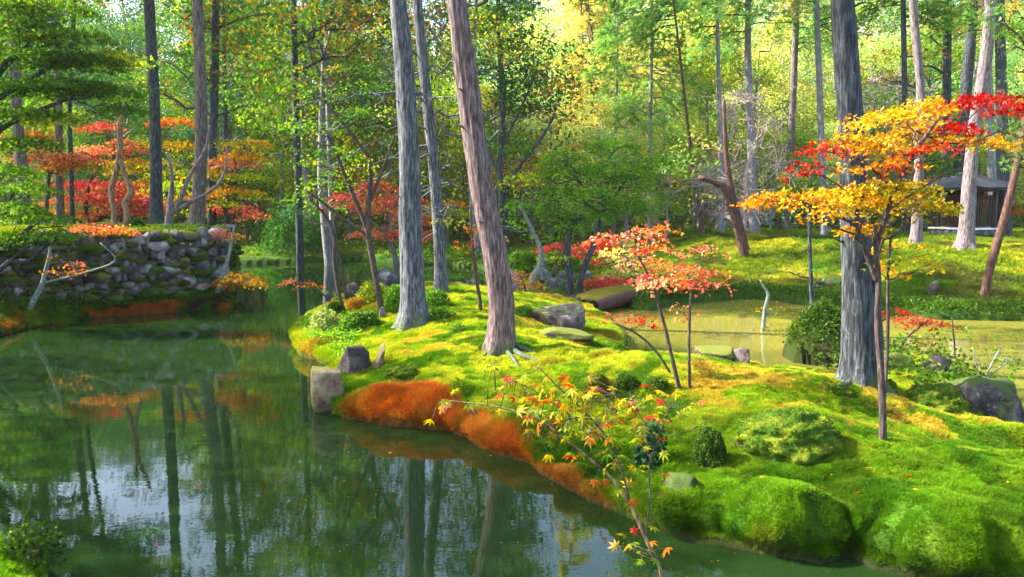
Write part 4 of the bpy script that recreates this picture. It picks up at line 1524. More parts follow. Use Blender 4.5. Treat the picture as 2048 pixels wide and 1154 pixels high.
# left bank
make_tree('green_maple', 'big green maple with layered foliage filling the upper left corner over the wall', 'maple tree',
          [(-75, 560, 16), (-70, 450, 15), (-60, 330, 13), (-40, 220, 10), (0, 140, 7), (60, 90, 5)], 16.8,
          [(40, 60, 90, 24, 'green'), (140, 80, 90, 24, 'green'), (60, 120, 110, 26, 'green'), (180, 130, 80, 24, 'green', .3), (230, 120, 60, 20, 'yg', .4), (40, 180, 90, 26, 'green'), (130, 175, 90, 24, 'green'), (215, 190, 70, 26, 'green', .3),
           (50, 235, 80, 24, 'green'), (110, 240, 50, 22, 'yg'), (40, 290, 70, 22, 'green'), (240, 225, 46, 18, 'green', .2), (90, 20, 90, 20, 'green'), (10, 345, 60, 20, 'brightgreen'), (60, 380, 52, 20, 'brightgreen', -.4), (20, 420, 70, 22, 'brightgreen', -.5),
           (80, 440, 60, 18, 'brightgreen', -.6), (60, 475, 66, 16, 'brightgreen', -.6), (0, 480, 60, 16, 'brightgreen', -.5), (120, 470, 34, 14, 'brightgreen', -.7), (20, 10, 70, 20, 'darkorange')],
          B_DARK, 33, None, sides=14, leaf=.095, cover=1.8, twig_every=4, extra_paths=[[(-60, 330, 7), (0, 260, 5), (80, 220, 4), (160, 190, 2.5)], [(-40, 220, 6), (40, 170, 5), (130, 120, 3.5), (200, 110, 2)]])
MAPLES = [
    ('red_maple', 'red maple with layered crimson fans low behind the stone wall', [(175, 445, 5), (172, 400, 4), (185, 350, 3)], 27,
     [(185, 372, 80, 10, 'redpink'), (220, 395, 90, 9, 'redpink', 0, .7), (160, 402, 70, 9, 'coral', 0, .7), (265, 405, 60, 9, 'redpink', 0, .7), (130, 430, 60, 9, 'orange'), (250, 425, 60, 8, 'coral'), (290, 420, 46, 10, 'redpink')]),
    ('orange_maple', 'orange maple fans in front of the two left trunks', [(90, 445, 4), (95, 390, 4), (100, 330, 3)], 24,
     [(110, 318, 62, 12, 'coral'), (140, 335, 50, 10, 'orange'), (60, 275, 44, 16, 'orange'), (90, 300, 30, 10, 'coral'), (160, 315, 30, 8, 'redpink')]),
    ('pink_maple', 'small pink topped maple with tiered branches above the terrace', [(240, 440, 4), (235, 380, 3.4), (225, 300, 3)], 30,
     [(205, 255, 38, 9, 'redpink'), (245, 285, 30, 8, 'coral'), (200, 302, 46, 8, 'coral'), (250, 325, 46, 9, 'orangeyellow'), (270, 300, 26, 8, 'coral'), (275, 345, 50, 9, 'goldgreen'), (300, 370, 50, 9, 'orangeyellow'), (340, 290, 50, 8, 'goldgreen'), (350, 245, 44, 8, 'orange')]),
    ('yellow_maple', 'yellow and orange maple with layered fans right of the brown corner trunk', [(450, 470, 5), (452, 420, 4), (450, 360, 4)], 26,
     [(455, 328, 50, 12, 'coral'), (420, 350, 44, 12, 'goldgreen'), (490, 358, 44, 10, 'yg'), (460, 385, 60, 12, 'orangeyellow'), (500, 395, 30, 8, 'yg'), (440, 410, 40, 10, 'yg'), (350, 375, 46, 13, 'yg'), (380, 400, 40, 10, 'orangeyellow'), (490, 290, 50, 12, 'goldgreen'), (480, 315, 50, 10, 'orangeyellow')]),
    ('red_maple', 'low coral red maple branch reaching over the shaded moss right of the corner trunk', [(470, 500, 4), (465, 460, 3.4), (470, 430, 3)], 27,
     [(500, 434, 32, 8, 'coral'), (470, 420, 40, 7, 'redpink'), (440, 470, 24, 5, 'coral', -2.), (430, 415, 34, 7, 'coral')]),
    ('yellow_maple', 'yellow maple behind the straight dark trunk on the terrace', [(335, 450, 4), (340, 420, 3), (350, 380, 2)], 29,
     [(350, 350, 40, 12, 'yg'), (330, 330, 36, 10, 'goldgreen'), (385, 430, 30, 10, 'yg'), (290, 390, 30, 10, 'goldgreen')]),
    ('crimson_maple', 'small crimson maple across the channel beyond the twin trunk tree', [(1120, 560, 3), (1118, 540, 3), (1116, 520, 2)], 26,
     [(1115, 498, 34, 9, 'crimson'), (1180, 500, 40, 12, 'redpink'), (1210, 490, 34, 12, 'red'), (1150, 515, 30, 8, 'crimson'), (1230, 520, 30, 10, 'redpink')]),
    ('pale_green_tree', 'pale yellow green young tree left of the coral maple', [(1265, 610, 3), (1262, 560, 3), (1255, 500, 2)], 21.5,
     [(1260, 520, 36, 14, 'pale'), (1240, 550, 34, 12, 'pale'), (1275, 580, 40, 12, 'palegreen'), (1255, 490, 22, 12, 'pale'), (1300, 590, 34, 9, 'palegreen')]),
    ('red_maple', 'bright red maple behind the shrine', [(2000, 450, 4), (1998, 420, 3), (1995, 400, 3)], 37,
     [(1990, 385, 30, 14, 'red'), (1985, 415, 34, 14, 'red'), (2010, 400, 34, 14, 'coral'), (1880, 362, 34, 7, 'coral'), (1875, 420, 26, 8, 'orange'), (2030, 425, 30, 10, 'orange'), (1955, 370, 20, 10, 'red')]),
    ('red_maple', 'small red maple by the dark temple roof', [(1625, 330, 2), (1624, 315, 2), (1622, 300, 2)], 43,
     [(1612, 305, 16, 9, 'red'), (1600, 318, 12, 5, 'coral')]),
    ('green_maple', 'spreading green maple right of the lawn behind the pinkish trunk', [(1868, 470, 4), (1866, 420, 4), (1862, 360, 3)], 33,
     [(1868, 330, 34, 12, 'green'), (1890, 345, 34, 10, 'green'), (1850, 310, 30, 10, 'green'), (1900, 320, 30, 12, 'darkorange')]),
]
for k, (nm, lab, pth, y, pads) in enumerate(MAPLES):
    make_tree(nm, lab, 'maple tree' if 'maple' in nm else 'tree', pth, y, pads, B_TWIG, 200 + k, 'small trees behind', sides=7, leaf=.14 if y > 23 else .1, cover=1.25, twigs=1, twig_every=5)

make_tree('twisted_maple', 'sunlit tan tree with two curving stems that join, on the mossy terrace', 'tree',
          [(228, 452, 6.5), (229, 425, 6), (222, 385, 5.5), (232, 345, 5.5), (240, 300, 5.5), (240, 250, 5), (250, 215, 4), (262, 180, 3)], 22.5,
          [(250, 170, 60, 14, 'hinoki'), (200, 200, 40, 12, 'green', .3)], B_TAN, 50, None, sides=12, leaf=.12, kind='diamond', cover=.7,
          extra_paths=[[(254, 454, 7), (254, 425, 6.5), (250, 405, 6.5), (262, 385, 6), (250, 350, 5), (240, 318, 5)], [(240, 260, 3.5), (236, 230, 3), (232, 205, 2)]])
make_tree('pale_maple', 'pale grey maple with many forking bare branches beside the brown corner trunk', 'tree',
          [(334, 456, 8), (338, 435, 7), (340, 405, 6), (344, 370, 4), (343, 340, 3), (336, 310, 2)], 21.5,
          [(400, 330, 90, 30, None), (340, 330, 40, 30, None), (460, 270, 40, 40, None)], B_PALE, 51, None, sides=10, leaf=.1,
          extra_paths=[[(340, 432, 5), (360, 400, 5), (380, 350, 4), (410, 300, 3), (420, 250, 2)], [(342, 425, 4.5), (380, 405, 4), (430, 375, 3.2), (450, 340, 2.2), (455, 290, 1.5)], [(360, 400, 3), (390, 400, 2.5), (420, 385, 1.5)]], br=.2)
make_tree('leaning_branch_tree', 'small leaning lichened tree with long bare branch in front of the stone wall', 'tree',
          [(56, 622, 5), (68, 600, 5.5), (84, 570, 5), (92, 540, 4), (100, 505, 3), (104, 470, 2)], GYY(56, 622),
          [(120, 545, 34, 9, 'orange', -.2, .5), (150, 530, 24, 6, 'coral', -.2, .5), (110, 525, 22, 6, 'brown', 0, .5)], B_LICHEN, 52, None, sides=9, leaf=.09,
          extra_paths=[[(84, 566, 2.8), (110, 560, 2.5), (160, 548, 2.2), (230, 522, 1.6), (200, 485, 1.2)]])
make_tree('leaning_maple', 'leaning speckled young maple with orange branch over the water at the wall corner', 'maple tree',
          [(432, 585, 5), (444, 555, 4.5), (458, 510, 3.5), (464, 475, 2.5), (470, 450, 2)], 20.2,
          [(475, 558, 44, 9, 'orangeyellow', -.6), (455, 570, 32, 8, 'orange', -.5), (505, 568, 26, 6, 'gold', -.9), (468, 475, 26, 8, 'orangeyellow', 0, .6), (440, 468, 24, 4, 'coral', .2)], B_LICHEN, 53, 'hand placed maples', sides=8, leaf=.1, cover=1.1,
          extra_paths=[[(440, 580, 2), (460, 565, 1.8), (500, 562, 1.2)]])
make_tree('fine_maple', 'thin orange tipped branch reaching left over the water from the island tip', 'maple tree',
          [(668, 606, 2), (650, 592, 1.8), (630, 576, 1.4), (600, 566, 1.2), (576, 564, .9)], GYY(668, 606) - .3,
          [(590, 565, 22, 4, 'coral', 0, .7), (620, 570, 20, 4, 'orange', 0, .7), (645, 585, 14, 6, 'yg', 0, .7)], B_TWIG, 54, 'hand placed maples', sides=6, leaf=.08)
make_tree('fallen_fan', 'rusty maple branch hanging over the top of the stone wall', 'maple tree', [(190, 452, 3), (205, 450, 2.5), (225, 452, 2)], 19.4,
          [(200, 460, 60, 6, 'coral', -.8, .9), (235, 466, 34, 5, 'orange', -1., .9), (165, 455, 34, 6, 'brown', -.6, .8)], B_TWIG, 55, None, sides=6, leaf=.09)

# right side
make_tree('red_sapling', 'red leaved maple sapling leaning over the pond right of the dark trunk', 'maple tree', [(1790, 700, 2.8), (1815, 675, 2.5), (1838, 655, 2), (1858, 640, 1.2)], GYY(1795, 706),
          [(1800, 628, 26, 8, 'red', 0, 1.1), (1822, 642, 26, 7, 'redpink', 0, 1.1), (1860, 648, 34, 7, 'red', 0, 1.1), (1890, 652, 20, 4, 'red', 0, .9), (1845, 690, 26, 10, 'redpink', -.2, .5)], B_TWIG, 60, 'hand placed maples', sides=6, leaf=.075, foot=True)
make_tree('green_sapling', 'thin green sapling standing in front of the pond behind the right boulder', 'tree', [(1912, 716, 2), (1909, 690, 1.8), (1906, 660, 1.4), (1904, 635, 1)], GYY(1880, 718) + .4,
          [(1900, 662, 34, 8, 'green', 0, .45), (1910, 690, 38, 8, 'brightgreen', 0, .45)], B_TWIG, 61, None, sides=6, leaf=.07, kind='diamond')
make_tree('bare_shrub', 'twiggy half bare shrub with light green leaves at the right edge over the boulder', 'shrub', [(1960, 772, 2), (1975, 745, 2), (1990, 715, 1.5), (2005, 690, 1)], GYY(1940, 772) + .2,
          [(2005, 715, 46, 18, 'brightgreen', 0, .4), (2030, 735, 34, 14, 'brightgreen', 0, .4), (1985, 700, 34, 14, 'yg', .2, .3), (2000, 770, 24, 14, 'brightgreen', 0, .3)], B_LICHEN, 62, None, sides=6, leaf=.07, kind='diamond',
          extra_paths=[[(1965, 765, 1.8), (2000, 735, 1.6), (2030, 715, 1)], [(1962, 768, 1.5), (1950, 720, 1.2), (1945, 690, .8)]])
make_tree('lichen_post_tree', 'broken pale lichened stem with few yellow leaves at the right pond edge', 'tree',
          [(1522, 730, 5), (1521, 700, 5), (1526, 660, 4.5), (1530, 620, 4), (1536, 590, 3), (1527, 572, 2), (1521, 560, 1.6)], GYY(1522, 728),
          [(1550, 620, 22, 18, 'goldgreen', 0, .35), (1548, 660, 22, 22, 'goldgreen', 0, .3), (1500, 670, 20, 10, 'orange', 0, .25), (1580, 670, 24, 8, 'orangeyellow', 0, .3), (1550, 700, 18, 10, 'yg', 0, .25)], B_LICHEN, 63, None, sides=9, leaf=.065)
make_tree('dark_pine', 'thin dark pine with sparse whorled twigs rising from the small rocky islet', 'tree',
          [(1620, 662, 6), (1624, 620, 5), (1622, 560, 4.4), (1620, 500, 3.8), (1618, 430, 3), (1616, 380, 2.4)], 14.2,
          [(1620, 400, 60, 14, 'palepine', 0, .5), (1610, 440, 60, 12, 'pine', 0, .35), (1600, 500, 60, 14, 'pine', 0, .25), (1580, 540, 60, 14, 'pine', 0, .25), (1640, 570, 50, 12, 'pine', 0, .2)], B_DARK, 64, None, sides=8, leaf=.11, kind='needle')
make_tree('leaning_pine', 'crooked old pine leaning left on the far bank with reddish trunk', 'tree',
          [(1490, 512, 10), (1482, 480, 9), (1468, 430, 8.5), (1452, 380, 8), (1430, 365, 6), (1400, 355, 5)], GYY(1490, 512),
          [(1380, 330, 60, 20, 'palepine', .5, .8), (1450, 320, 50, 16, 'brown', .5, .3), (1340, 350, 50, 20, 'palepine', .5, .9), (1430, 400, 34, 10, 'yg', 0, .3), (1400, 290, 60, 20, 'paleyellow', .5, .5)],
          B_BROWN, 65, None, sides=10, leaf=.16, kind='needle', extra_paths=[[(1494, 500, 6), (1476, 430, 6), (1456, 340, 5.5), (1450, 260, 4), (1448, 200, 3)]])
make_tree('pale_pine', 'pale green pine boughs hanging in from the right edge', 'pine tree', [(2110, 500, 10), (2105, 350, 9), (2095, 200, 8), (2080, 80, 6)], 14,
          [(2010, 40, 60, 18, 'palepine'), (2030, 90, 44, 14, 'palepine'), (2040, 140, 34, 12, 'palepine'), (2030, 10, 50, 14, 'palepine'), (2030, 260, 60, 18, 'palepine', .5), (2000, 300, 40, 10, 'palepine', .5), (2035, 330, 40, 14, 'palepine'), (2040, 190, 40, 12, 'pine', 0)],
          B_BROWN, 66, None, sides=10, leaf=.13, kind='needle', cover=1.6, twig_every=3)
make_tree('overhanging_hinoki', 'hinoki cypress boughs with orange tips hanging across the top left between the trunks', 'tree',
          [(560, 560, 3), (560, 500, 3)], 30, [], B_DARK, 67, None, sides=6) if False else None
for (nm, lab, tree_path, Yq, pads, seed) in [
    ('hinoki_tree', 'hinoki cypress with hanging boughs tipped orange beside the brown corner trunk', [(420, 462, 9), (425, 300, 9), (430, 100, 8), (432, -20, 7)], 27,
     [(380, 60, 70, 22, 'hinoki'), (450, 40, 80, 22, 'hinoki'), (420, 110, 80, 22, 'hinoki'), (480, 100, 70, 26, 'hinoki'), (340, 120, 60, 20, 'hinoki'), (400, 165, 60, 20, 'hinoki'), (470, 160, 60, 22, 'hinoki'), (500, 200, 40, 20, 'hinoki'), (350, 20, 80, 20, 'hinoki'), (300, 180, 60, 16, 'hinoki'), (520, 20, 60, 22, 'hinoki')], 68),
    ('hinoki_tree', 'hinoki cypress with orange flecked boughs at the top between corner trunk and straight grey trunk', [(600, 520, 8), (596, 350, 7), (590, 150, 7), (585, -20, 6)], 31,
     [(600, 40, 70, 20, 'darkorange'), (680, 30, 70, 20, 'darkorange'), (640, 90, 70, 22, 'darkorange'), (560, 90, 50, 22, 'hinoki'), (720, 80, 60, 20, 'darkorange'), (660, 150, 60, 18, 'darkorange'), (760, 30, 40, 20, 'darkorange'), (590, 180, 50, 20, 'hinoki'), (740, 140, 40, 20, 'green'), (560, 260, 40, 20, 'green')], 69),
    ('hinoki_tree', 'broad dark orange flecked cypress at top right beside the thick dark trunk', [(1890, 480, 8), (1892, 350, 8), (1894, 150, 8), (1896, -20, 7)], 35,
     [(1860, 20, 60, 18, 'darkorange'), (1900, 60, 60, 18, 'darkorange'), (1830, 60, 50, 14, 'darkorange'), (1880, 120, 56, 16, 'darkorange'), (1800, 110, 46, 12, 'orangeyellow'), (1920, 10, 50, 16, 'orangeyellow'), (1850, 170, 40, 12, 'darkorange'), (1780, 160, 40, 10, 'orangeyellow'), (1900, 190, 40, 14, 'dark')], 70),
]:
    make_tree(nm, lab, 'tree', tree_path, Yq, pads, B_DARK, seed, 'hinoki cypresses', sides=10, leaf=.22, kind='frond', cover=1.2, twigs=0, top=15)

# bare limbs of the slim dark trunk behind the straight grey one
rng = np.random.RandomState(5)
offB = np.array(TB.location)
for (x0, y0, x1, y1, w) in [(846, 120, 700, 60, 3), (848, 140, 750, 175, 2.5), (852, 190, 640, 200, 3), (856, 215, 760, 120, 2.5), (866, 290, 745, 330, 2.5), (858, 230, 960, 240, 3), (862, 255, 900, 330, 2.5), (850, 150, 950, 120, 3),
                        (845, 100, 930, 20, 2.5), (868, 310, 780, 345, 2.2), (872, 380, 800, 415, 2.2), (876, 430, 900, 410, 2.2), (862, 260, 800, 250, 2.2), (854, 200, 905, 195, 2.5), (870, 350, 915, 375, 2), (878, 480, 905, 420, 1.8)]:
    bb = Buf()
    Yb = gB[1]
    A = at(x0, y0, Yb)
    B = at(x1, y1, Yb + rng.uniform(-1., .6))
    P_, R_ = limb(bb, A, B, w * Yb / F, w * .3 * Yb / F, rng, 6, .10, 7, .05)
    for q in range(9):
        a = P_[rng.randint(2, 7)]
        limb(bb, a, a + rng.normal(size=3) * np.array([.5, .5, .3]), .012, .003, rng, 3, .2, 4)
    link('branch', bb.mesh('branch', B_GREY, offB, True), TB)

# ================================================================ THE WOOD BEHIND
rng = np.random.RandomState(21)


def palette_at(px, rng):
    if px < 260:
        return rng.choice(['darkorange', 'green', 'bluegreen', 'dark'], p=[.35, .3, .15, .2])
    if px < 560:
        return rng.choice(['darkorange', 'green', 'bluegreen', 'dark'], p=[.25, .3, .2, .25])
    if px < 1060:
        return rng.choice(['darkorange', 'green', 'yg', 'dark'], p=[.3, .35, .15, .2])
    if px < 1660:
        return rng.choice(['pale', 'paleyellow', 'palegreen', 'yg', 'orangeyellow'], p=[.33, .24, .30, .10, .03])
    return rng.choice(['green', 'palegreen', 'pale', 'orangeyellow', 'yg', 'dark'], p=[.28, .22, .15, .1, .15, .1])


DESC = {'darkorange': 'orange flecked dark green tree', 'green': 'mid green tree', 'bluegreen': 'bluish dark green tree', 'dark': 'dark evergreen tree', 'yg': 'yellow green tree',
        'pale': 'pale yellow green tree', 'paleyellow': 'glowing pale yellow tree', 'palegreen': 'light green sunlit tree', 'orangeyellow': 'orange yellow autumn tree', 'palepine': 'pale green pine',
        'hinoki': 'green cypress with orange tips', 'pine': 'green pine'}
NAMES = {'darkorange': 'autumn_tree', 'green': 'green_tree', 'bluegreen': 'evergreen_tree', 'dark': 'evergreen_tree', 'yg': 'yellow_green_tree', 'pale': 'pale_tree', 'paleyellow': 'yellow_tree', 'palegreen': 'light_green_tree', 'orangeyellow': 'orange_tree'}
rows = [(37, 24, .66), (42, 24, .9), (48, 24, 1.12), (56, 22, 1.3), (66, 22, 1.4), (80, 20, 1.5), (98, 18, 1.6)]
PROW = ['front row', 'second row', 'third row', 'fourth row', 'fifth row', 'up the hillside', 'top of the hillside']
ZONES = [(60, 'beyond the left edge'), (250, 'behind the stone wall'), (370, 'behind the twisted tan tree'), (520, 'behind the brown corner trunk'), (700, 'left of the speckled slender tree'), (860, 'behind the straight grey trunk'), (1010, 'behind the leaning reddish trunk'), (1180, 'left of the rounded green tree'), (1350, 'behind the rounded green tree'), (1520, 'behind the leafless twigs'), (1680, 'behind the temple roof'), (1830, 'right of the thick dark trunk'), (1960, 'behind the shrine'), (9999, 'beyond the right edge')]
for ri, (yy, nn, sc) in enumerate(rows):
    for k in range(nn):
        px = -180 + (2410 / nn) * (k + rng.uniform(.15, .85))
        Yt = yy * rng.uniform(.95, 1.07)
        x = (px - 1024) / F * Yt
        if sdf(FAR, [x], [Yt])[0] < 2.0:
            continue
        if ri == 0 and (1290 < px < 2100):
            continue
        pal = str(palette_at(px, rng))
        s = sc * rng.uniform(.85, 1.18)
        zone = ZONES[[i for i, z_ in enumerate(ZONES) if px < z_[0]][0]][1]
        lab = DESC[pal] + ', ' + PROW[ri] + ', ' + zone
        place(('broad', pal, int(rng.randint(2))), x, Yt, s, NAMES[pal], lab, 'tree', 'far wood: ' + lab, rng.uniform(0, 6.28))
# hand placed prototypes: grey leafless bush, light pines
for (px, py, Yt, s, key, nm, lab) in [
    (1482, 440, 31, .8, ('bare', 'pale', 0), 'leafless_tree', 'leafless pinkish grey tree with cloud of fine twigs right of centre'),
    (1430, 440, 37, .5, ('bare', 'pale', 1), 'leafless_tree', 'smaller leafless grey tree left of the pinkish cloud of twigs'),
    (1760, 440, 40, 1.1, ('bare', 'pale', 1), 'leafless_tree', 'tall gnarled leafless tree behind the thick dark trunk at upper right'),
    (1300, 460, 35, .9, ('conifer', 'palepine', 0), 'light_pine', 'soft light green conifer left of the leafless twigs'),
    (1390, 450, 41, 1.0, ('conifer', 'palepine', 1), 'light_pine', 'tall soft green conifer glowing in the centre right'),
    (1225, 470, 38, .8, ('conifer', 'palepine', 1), 'light_pine', 'soft light green conifer behind the rounded green tree'),
    (1170, 470, 44, 1.0, ('conifer', 'paleyellow', 0), 'yellow_conifer', 'glowing yellow conifer at the top centre'),
    (700, 470, 41, .9, ('conifer', 'hinoki', 0), 'cypress', 'cypress with orange tips between slender tree and grey trunk'),
    (520, 470, 44, .95, ('conifer', 'hinoki', 1), 'cypress', 'bluish cypress standing across the water left of centre'),
    (1590, 440, 39, .5, ('broad', 'brightgreen', 0), 'round_shrub', 'bright green rounded shrub in front of the temple roof'),
    (1540, 450, 37, .45, ('broad', 'yg', 0), 'round_shrub', 'yellow green shrub below the leafless twigs'),
    (1660, 450, 37, .5, ('broad', 'palegreen', 0), 'round_shrub', 'light green shrub left of the thick dark trunk'),
    (1330, 445, 33, .42, ('broad', 'green', 0), 'round_shrub', 'mid green bush at the left end of the lawn'),
    (1780, 440, 39, .55, ('broad', 'green', 1), 'round_shrub', 'mid green bush right of the thick dark trunk'),
    (1910, 400, 42, .6, ('broad', 'green', 0), 'round_shrub', 'green bush behind the shrine'),
    (2060, 430, 36, .5, ('broad', 'green', 1), 'round_shrub', 'green bush at the right edge beyond the lawn'),
]:
    x = (px - 1024) / F * Yt
    place(key, x, Yt, s, nm, lab, 'tree' if 'shrub' not in nm else 'shrub', None, rng.uniform(0, 6.28))

# tall leafy trees; the unseen ones beyond the left edge are added to shade the pond
for k, (x, y, s, pal, lab) in enumerate([(-17, 9.5, 1.5, 'green', 'unseen tall green tree added beyond the left edge to shade the near pond'), (-7.5, 33, 1.5, 'darkorange', 'tall orange flecked tree across the water beside the corner trunk'),
                                    (-19, 28, 1.6, 'dark', 'tall dark tree at the left behind the twin brown trunks'), (-16, 10, 1.3, 'dark', 'unseen tall dark tree added for shade beside the near pond'), (-22, 24, 1.6, 'green', 'broad green tree far left'), (-1.5, 34, 1.45, 'darkorange', 'tall orange flecked tree added directly behind the leaning reddish trunk'),  # tree behind the leaning trunk added to break up the sky's reflection
                                    (-9.5, 38, 1.5, 'green', 'broad green tree on the shaded moss across the water')]):
    place(('broad', pal, k % 2), x, y, s, 'tall_tree', lab, 'tree', None, k * 1.3, sq=.95)

# broken branch stubs and knots on the big trunks
rng = np.random.RandomState(91)
for (tr, pts_, Yq, bk) in ((TA, [(828, 655, 25), (822, 500, 20.5), (820, 400, 20), (818, 300, 19.5), (812, 180, 18), (804, 80, 17), (794, -20, 16)], gA[1], B_GREY),
                           (TC, [(1001, 706, 24), (1002, 600, 23.5), (988, 500, 22.5), (968, 400, 22), (952, 300, 21.5), (938, 190, 21), (924, 80, 20), (910, -20, 19)], gC[1], B_RED),
                           (TD, [(1722, 776, 33), (1719, 640, 29.5), (1713, 540, 27.5), (1709, 400, 26.5), (1703, 280, 25), (1696, 160, 23.5), (1684, 0, 21.5)], gD[1], B_DARK)):
    P_, R_ = px_path(pts_, Yq)
    P_, R_ = smooth_path(P_, R_, 8)
    o3 = np.array(tr.location)
    for k in range(9):
        j = rng.randint(int(len(P_) * .25), len(P_) - 1)
        a_ = rng.uniform(math.pi * .75, math.pi * 2.25)
        dr_ = np.array([math.cos(a_), math.sin(a_), .25])
        bb = Buf()
        s0 = P_[j] + dr_ * R_[j] * .8
        limb(bb, s0, s0 + dr_ * (R_[j] * .2 + rng.uniform(.03, .11)), rng.uniform(.012, .026), .008, rng, 6, .1, 4)
        link('branch_stub', bb.mesh('branch_stub', bk, o3, True), tr)

# ================================================================ ROCKS, WALL, SHRUBS, BUILDINGS, SMALL THINGS
import bmesh


def ico(sub):
    bm = bmesh.new()
    bmesh.ops.create_icosphere(bm, subdivisions=sub, radius=1)
    V = np.array([v.co[:] for v in bm.verts])
    T = np.array([[v.index for v in f.verts] for f in bm.faces])
    bm.free()
    return V, T


ICO = {k: ico(k) for k in (2, 3, 4, 5)}


def n3(V, s, seed):
    return fbm(V[:, 0] * s + seed, V[:, 1] * s + V[:, 2] * s * .7, 3) * .5 + fbm(V[:, 2] * s + seed * 2, V[:, 0] * s * .8 - V[:, 1] * s, 3) * .5


def rock_verts(dim, seed, sub=4, planes=9, rough=.12, flat=0., boxy=0.):
    rng = np.random.RandomState(seed)
    V, T = ICO[sub]
    V = V.copy() * 1.15
    if boxy:
        V = np.sign(V) * np.abs(V) ** boxy
    for k in range(planes):
        n = norm(rng.normal(size=(1, 3)) * np.array([1, 1, .7]))[0]
        d = rng.uniform(.62, .9)
        e = V @ n - d
        V = V - np.outer(np.clip(e, 0, None), n) * .94
    if flat:
        V[:, 2] = np.minimum(V[:, 2], flat)
    V = V * (1 + rough * 2 * (n3(V, 2.2, seed) - .5))[:, None] * (1 + rough * .7 * (n3(V, 7., seed + 4) - .5))[:, None]
    return V * np.asarray(dim) * .5, T


def rock(name, label, px, py, w, h, mat, seed, Y=None, dy=None, group=None, rot=0., tilt=0., flat=0., cat='rock', planes=9, sink=.25, sub=4, boxy=0.):
    """px, py = middle of the foot in the photo; w, h in photo pixels"""
    if Y is None:
        Y = GYY(px, py)
    p = at(px, py, Y)
    W, Hh = w * Y / F, h * Y / F
    D = dy if dy else W * .75
    V, T = rock_verts((W, D, Hh * (1 + sink) * 1.1), seed, sub, planes + 4, .16, flat=flat, boxy=boxy)
    c, s = math.cos(rot), math.sin(rot)
    ct, st = math.cos(tilt), math.sin(tilt)
    V = V @ np.array([[ct, 0, -st], [0, 1, 0], [st, 0, ct]])
    V = V @ np.array([[c, s, 0], [-s, c, 0], [0, 0, 1]])
    V[:, 2] += Hh * (1 - sink) * .5
    o = link(name, mesh_np(name, V, T, mat, None, True), loc=(p[0], p[1] + D * .35, p[2]))
    return tag(o, label, cat, group)


rock('boulder', 'pale upright boulder standing in the water at the rusty moss tip of the island', 652, 812, 66, 80, R_WARM, 101, Y=9.95, dy=.42, rot=.25, flat=.75, planes=-2, boxy=.45, sink=.12)
rock('boulder', 'purple and tan rock behind the pale upright boulder, half under moss', 706, 782, 80, 78, R_PURPLE, 102, Y=10.75, dy=.6, rot=.4, boxy=.6)
rock('rock', 'thin rock ridge between the purple rock and the moss', 752, 765, 24, 70, R_WARM, 3, Y=10.9, dy=.3, tilt=.25)
rock('boulder', 'large dark wedge shaped boulder lying on the moss right of the leaning trunk', 1116, 657, 100, 46, R_PURPLE, 114, dy=.8, tilt=-.16, flat=.75, boxy=.6, planes=2)
rock('rock', 'low brown flat stone half sunk in moss in front of the wedge shaped boulder', 1140, 686, 110, 22, R_MOSSY, 5, dy=.7, tilt=.10)
rock('rock', 'small dark stone with pale patches at the pond edge below the flat brown stone', 1252, 698, 46, 26, R_DARK, 6, dy=.4)
rock('rock', 'flat topped mossy rock at the edge of the right pond', 1440, 728, 112, 36, R_MOSSY, 7, Y=11.6, dy=.6, flat=.55)
rock('rock', 'bare purple end stone beside the flat topped mossy rock', 1488, 730, 40, 28, R_PURPLE, 8, Y=11.5, dy=.35)
rock('boulder', 'big angular dark boulder at the right edge behind the moss', 1978, 856, 140, 104, R_DARK, 109, Y=9.0, dy=.8, tilt=-.30, rot=-.2, boxy=.7, planes=5)
rock('boulder', 'black wet foot of rock below the big angular boulder', 2015, 862, 110, 70, R_DARK, 10, Y=8.85, dy=.6, tilt=.1)
rock('rock', 'weathered brown rock with light ridge behind the dark trunk by the right pond', 1884, 750, 62, 38, R_PURPLE, 11, Y=10.9, dy=.5, tilt=.4)
rock('rock', 'dark mossy rock hump under the plants behind the thick dark trunk', 1800, 745, 110, 34, R_MOSSY, 12, Y=10.8, dy=.7)
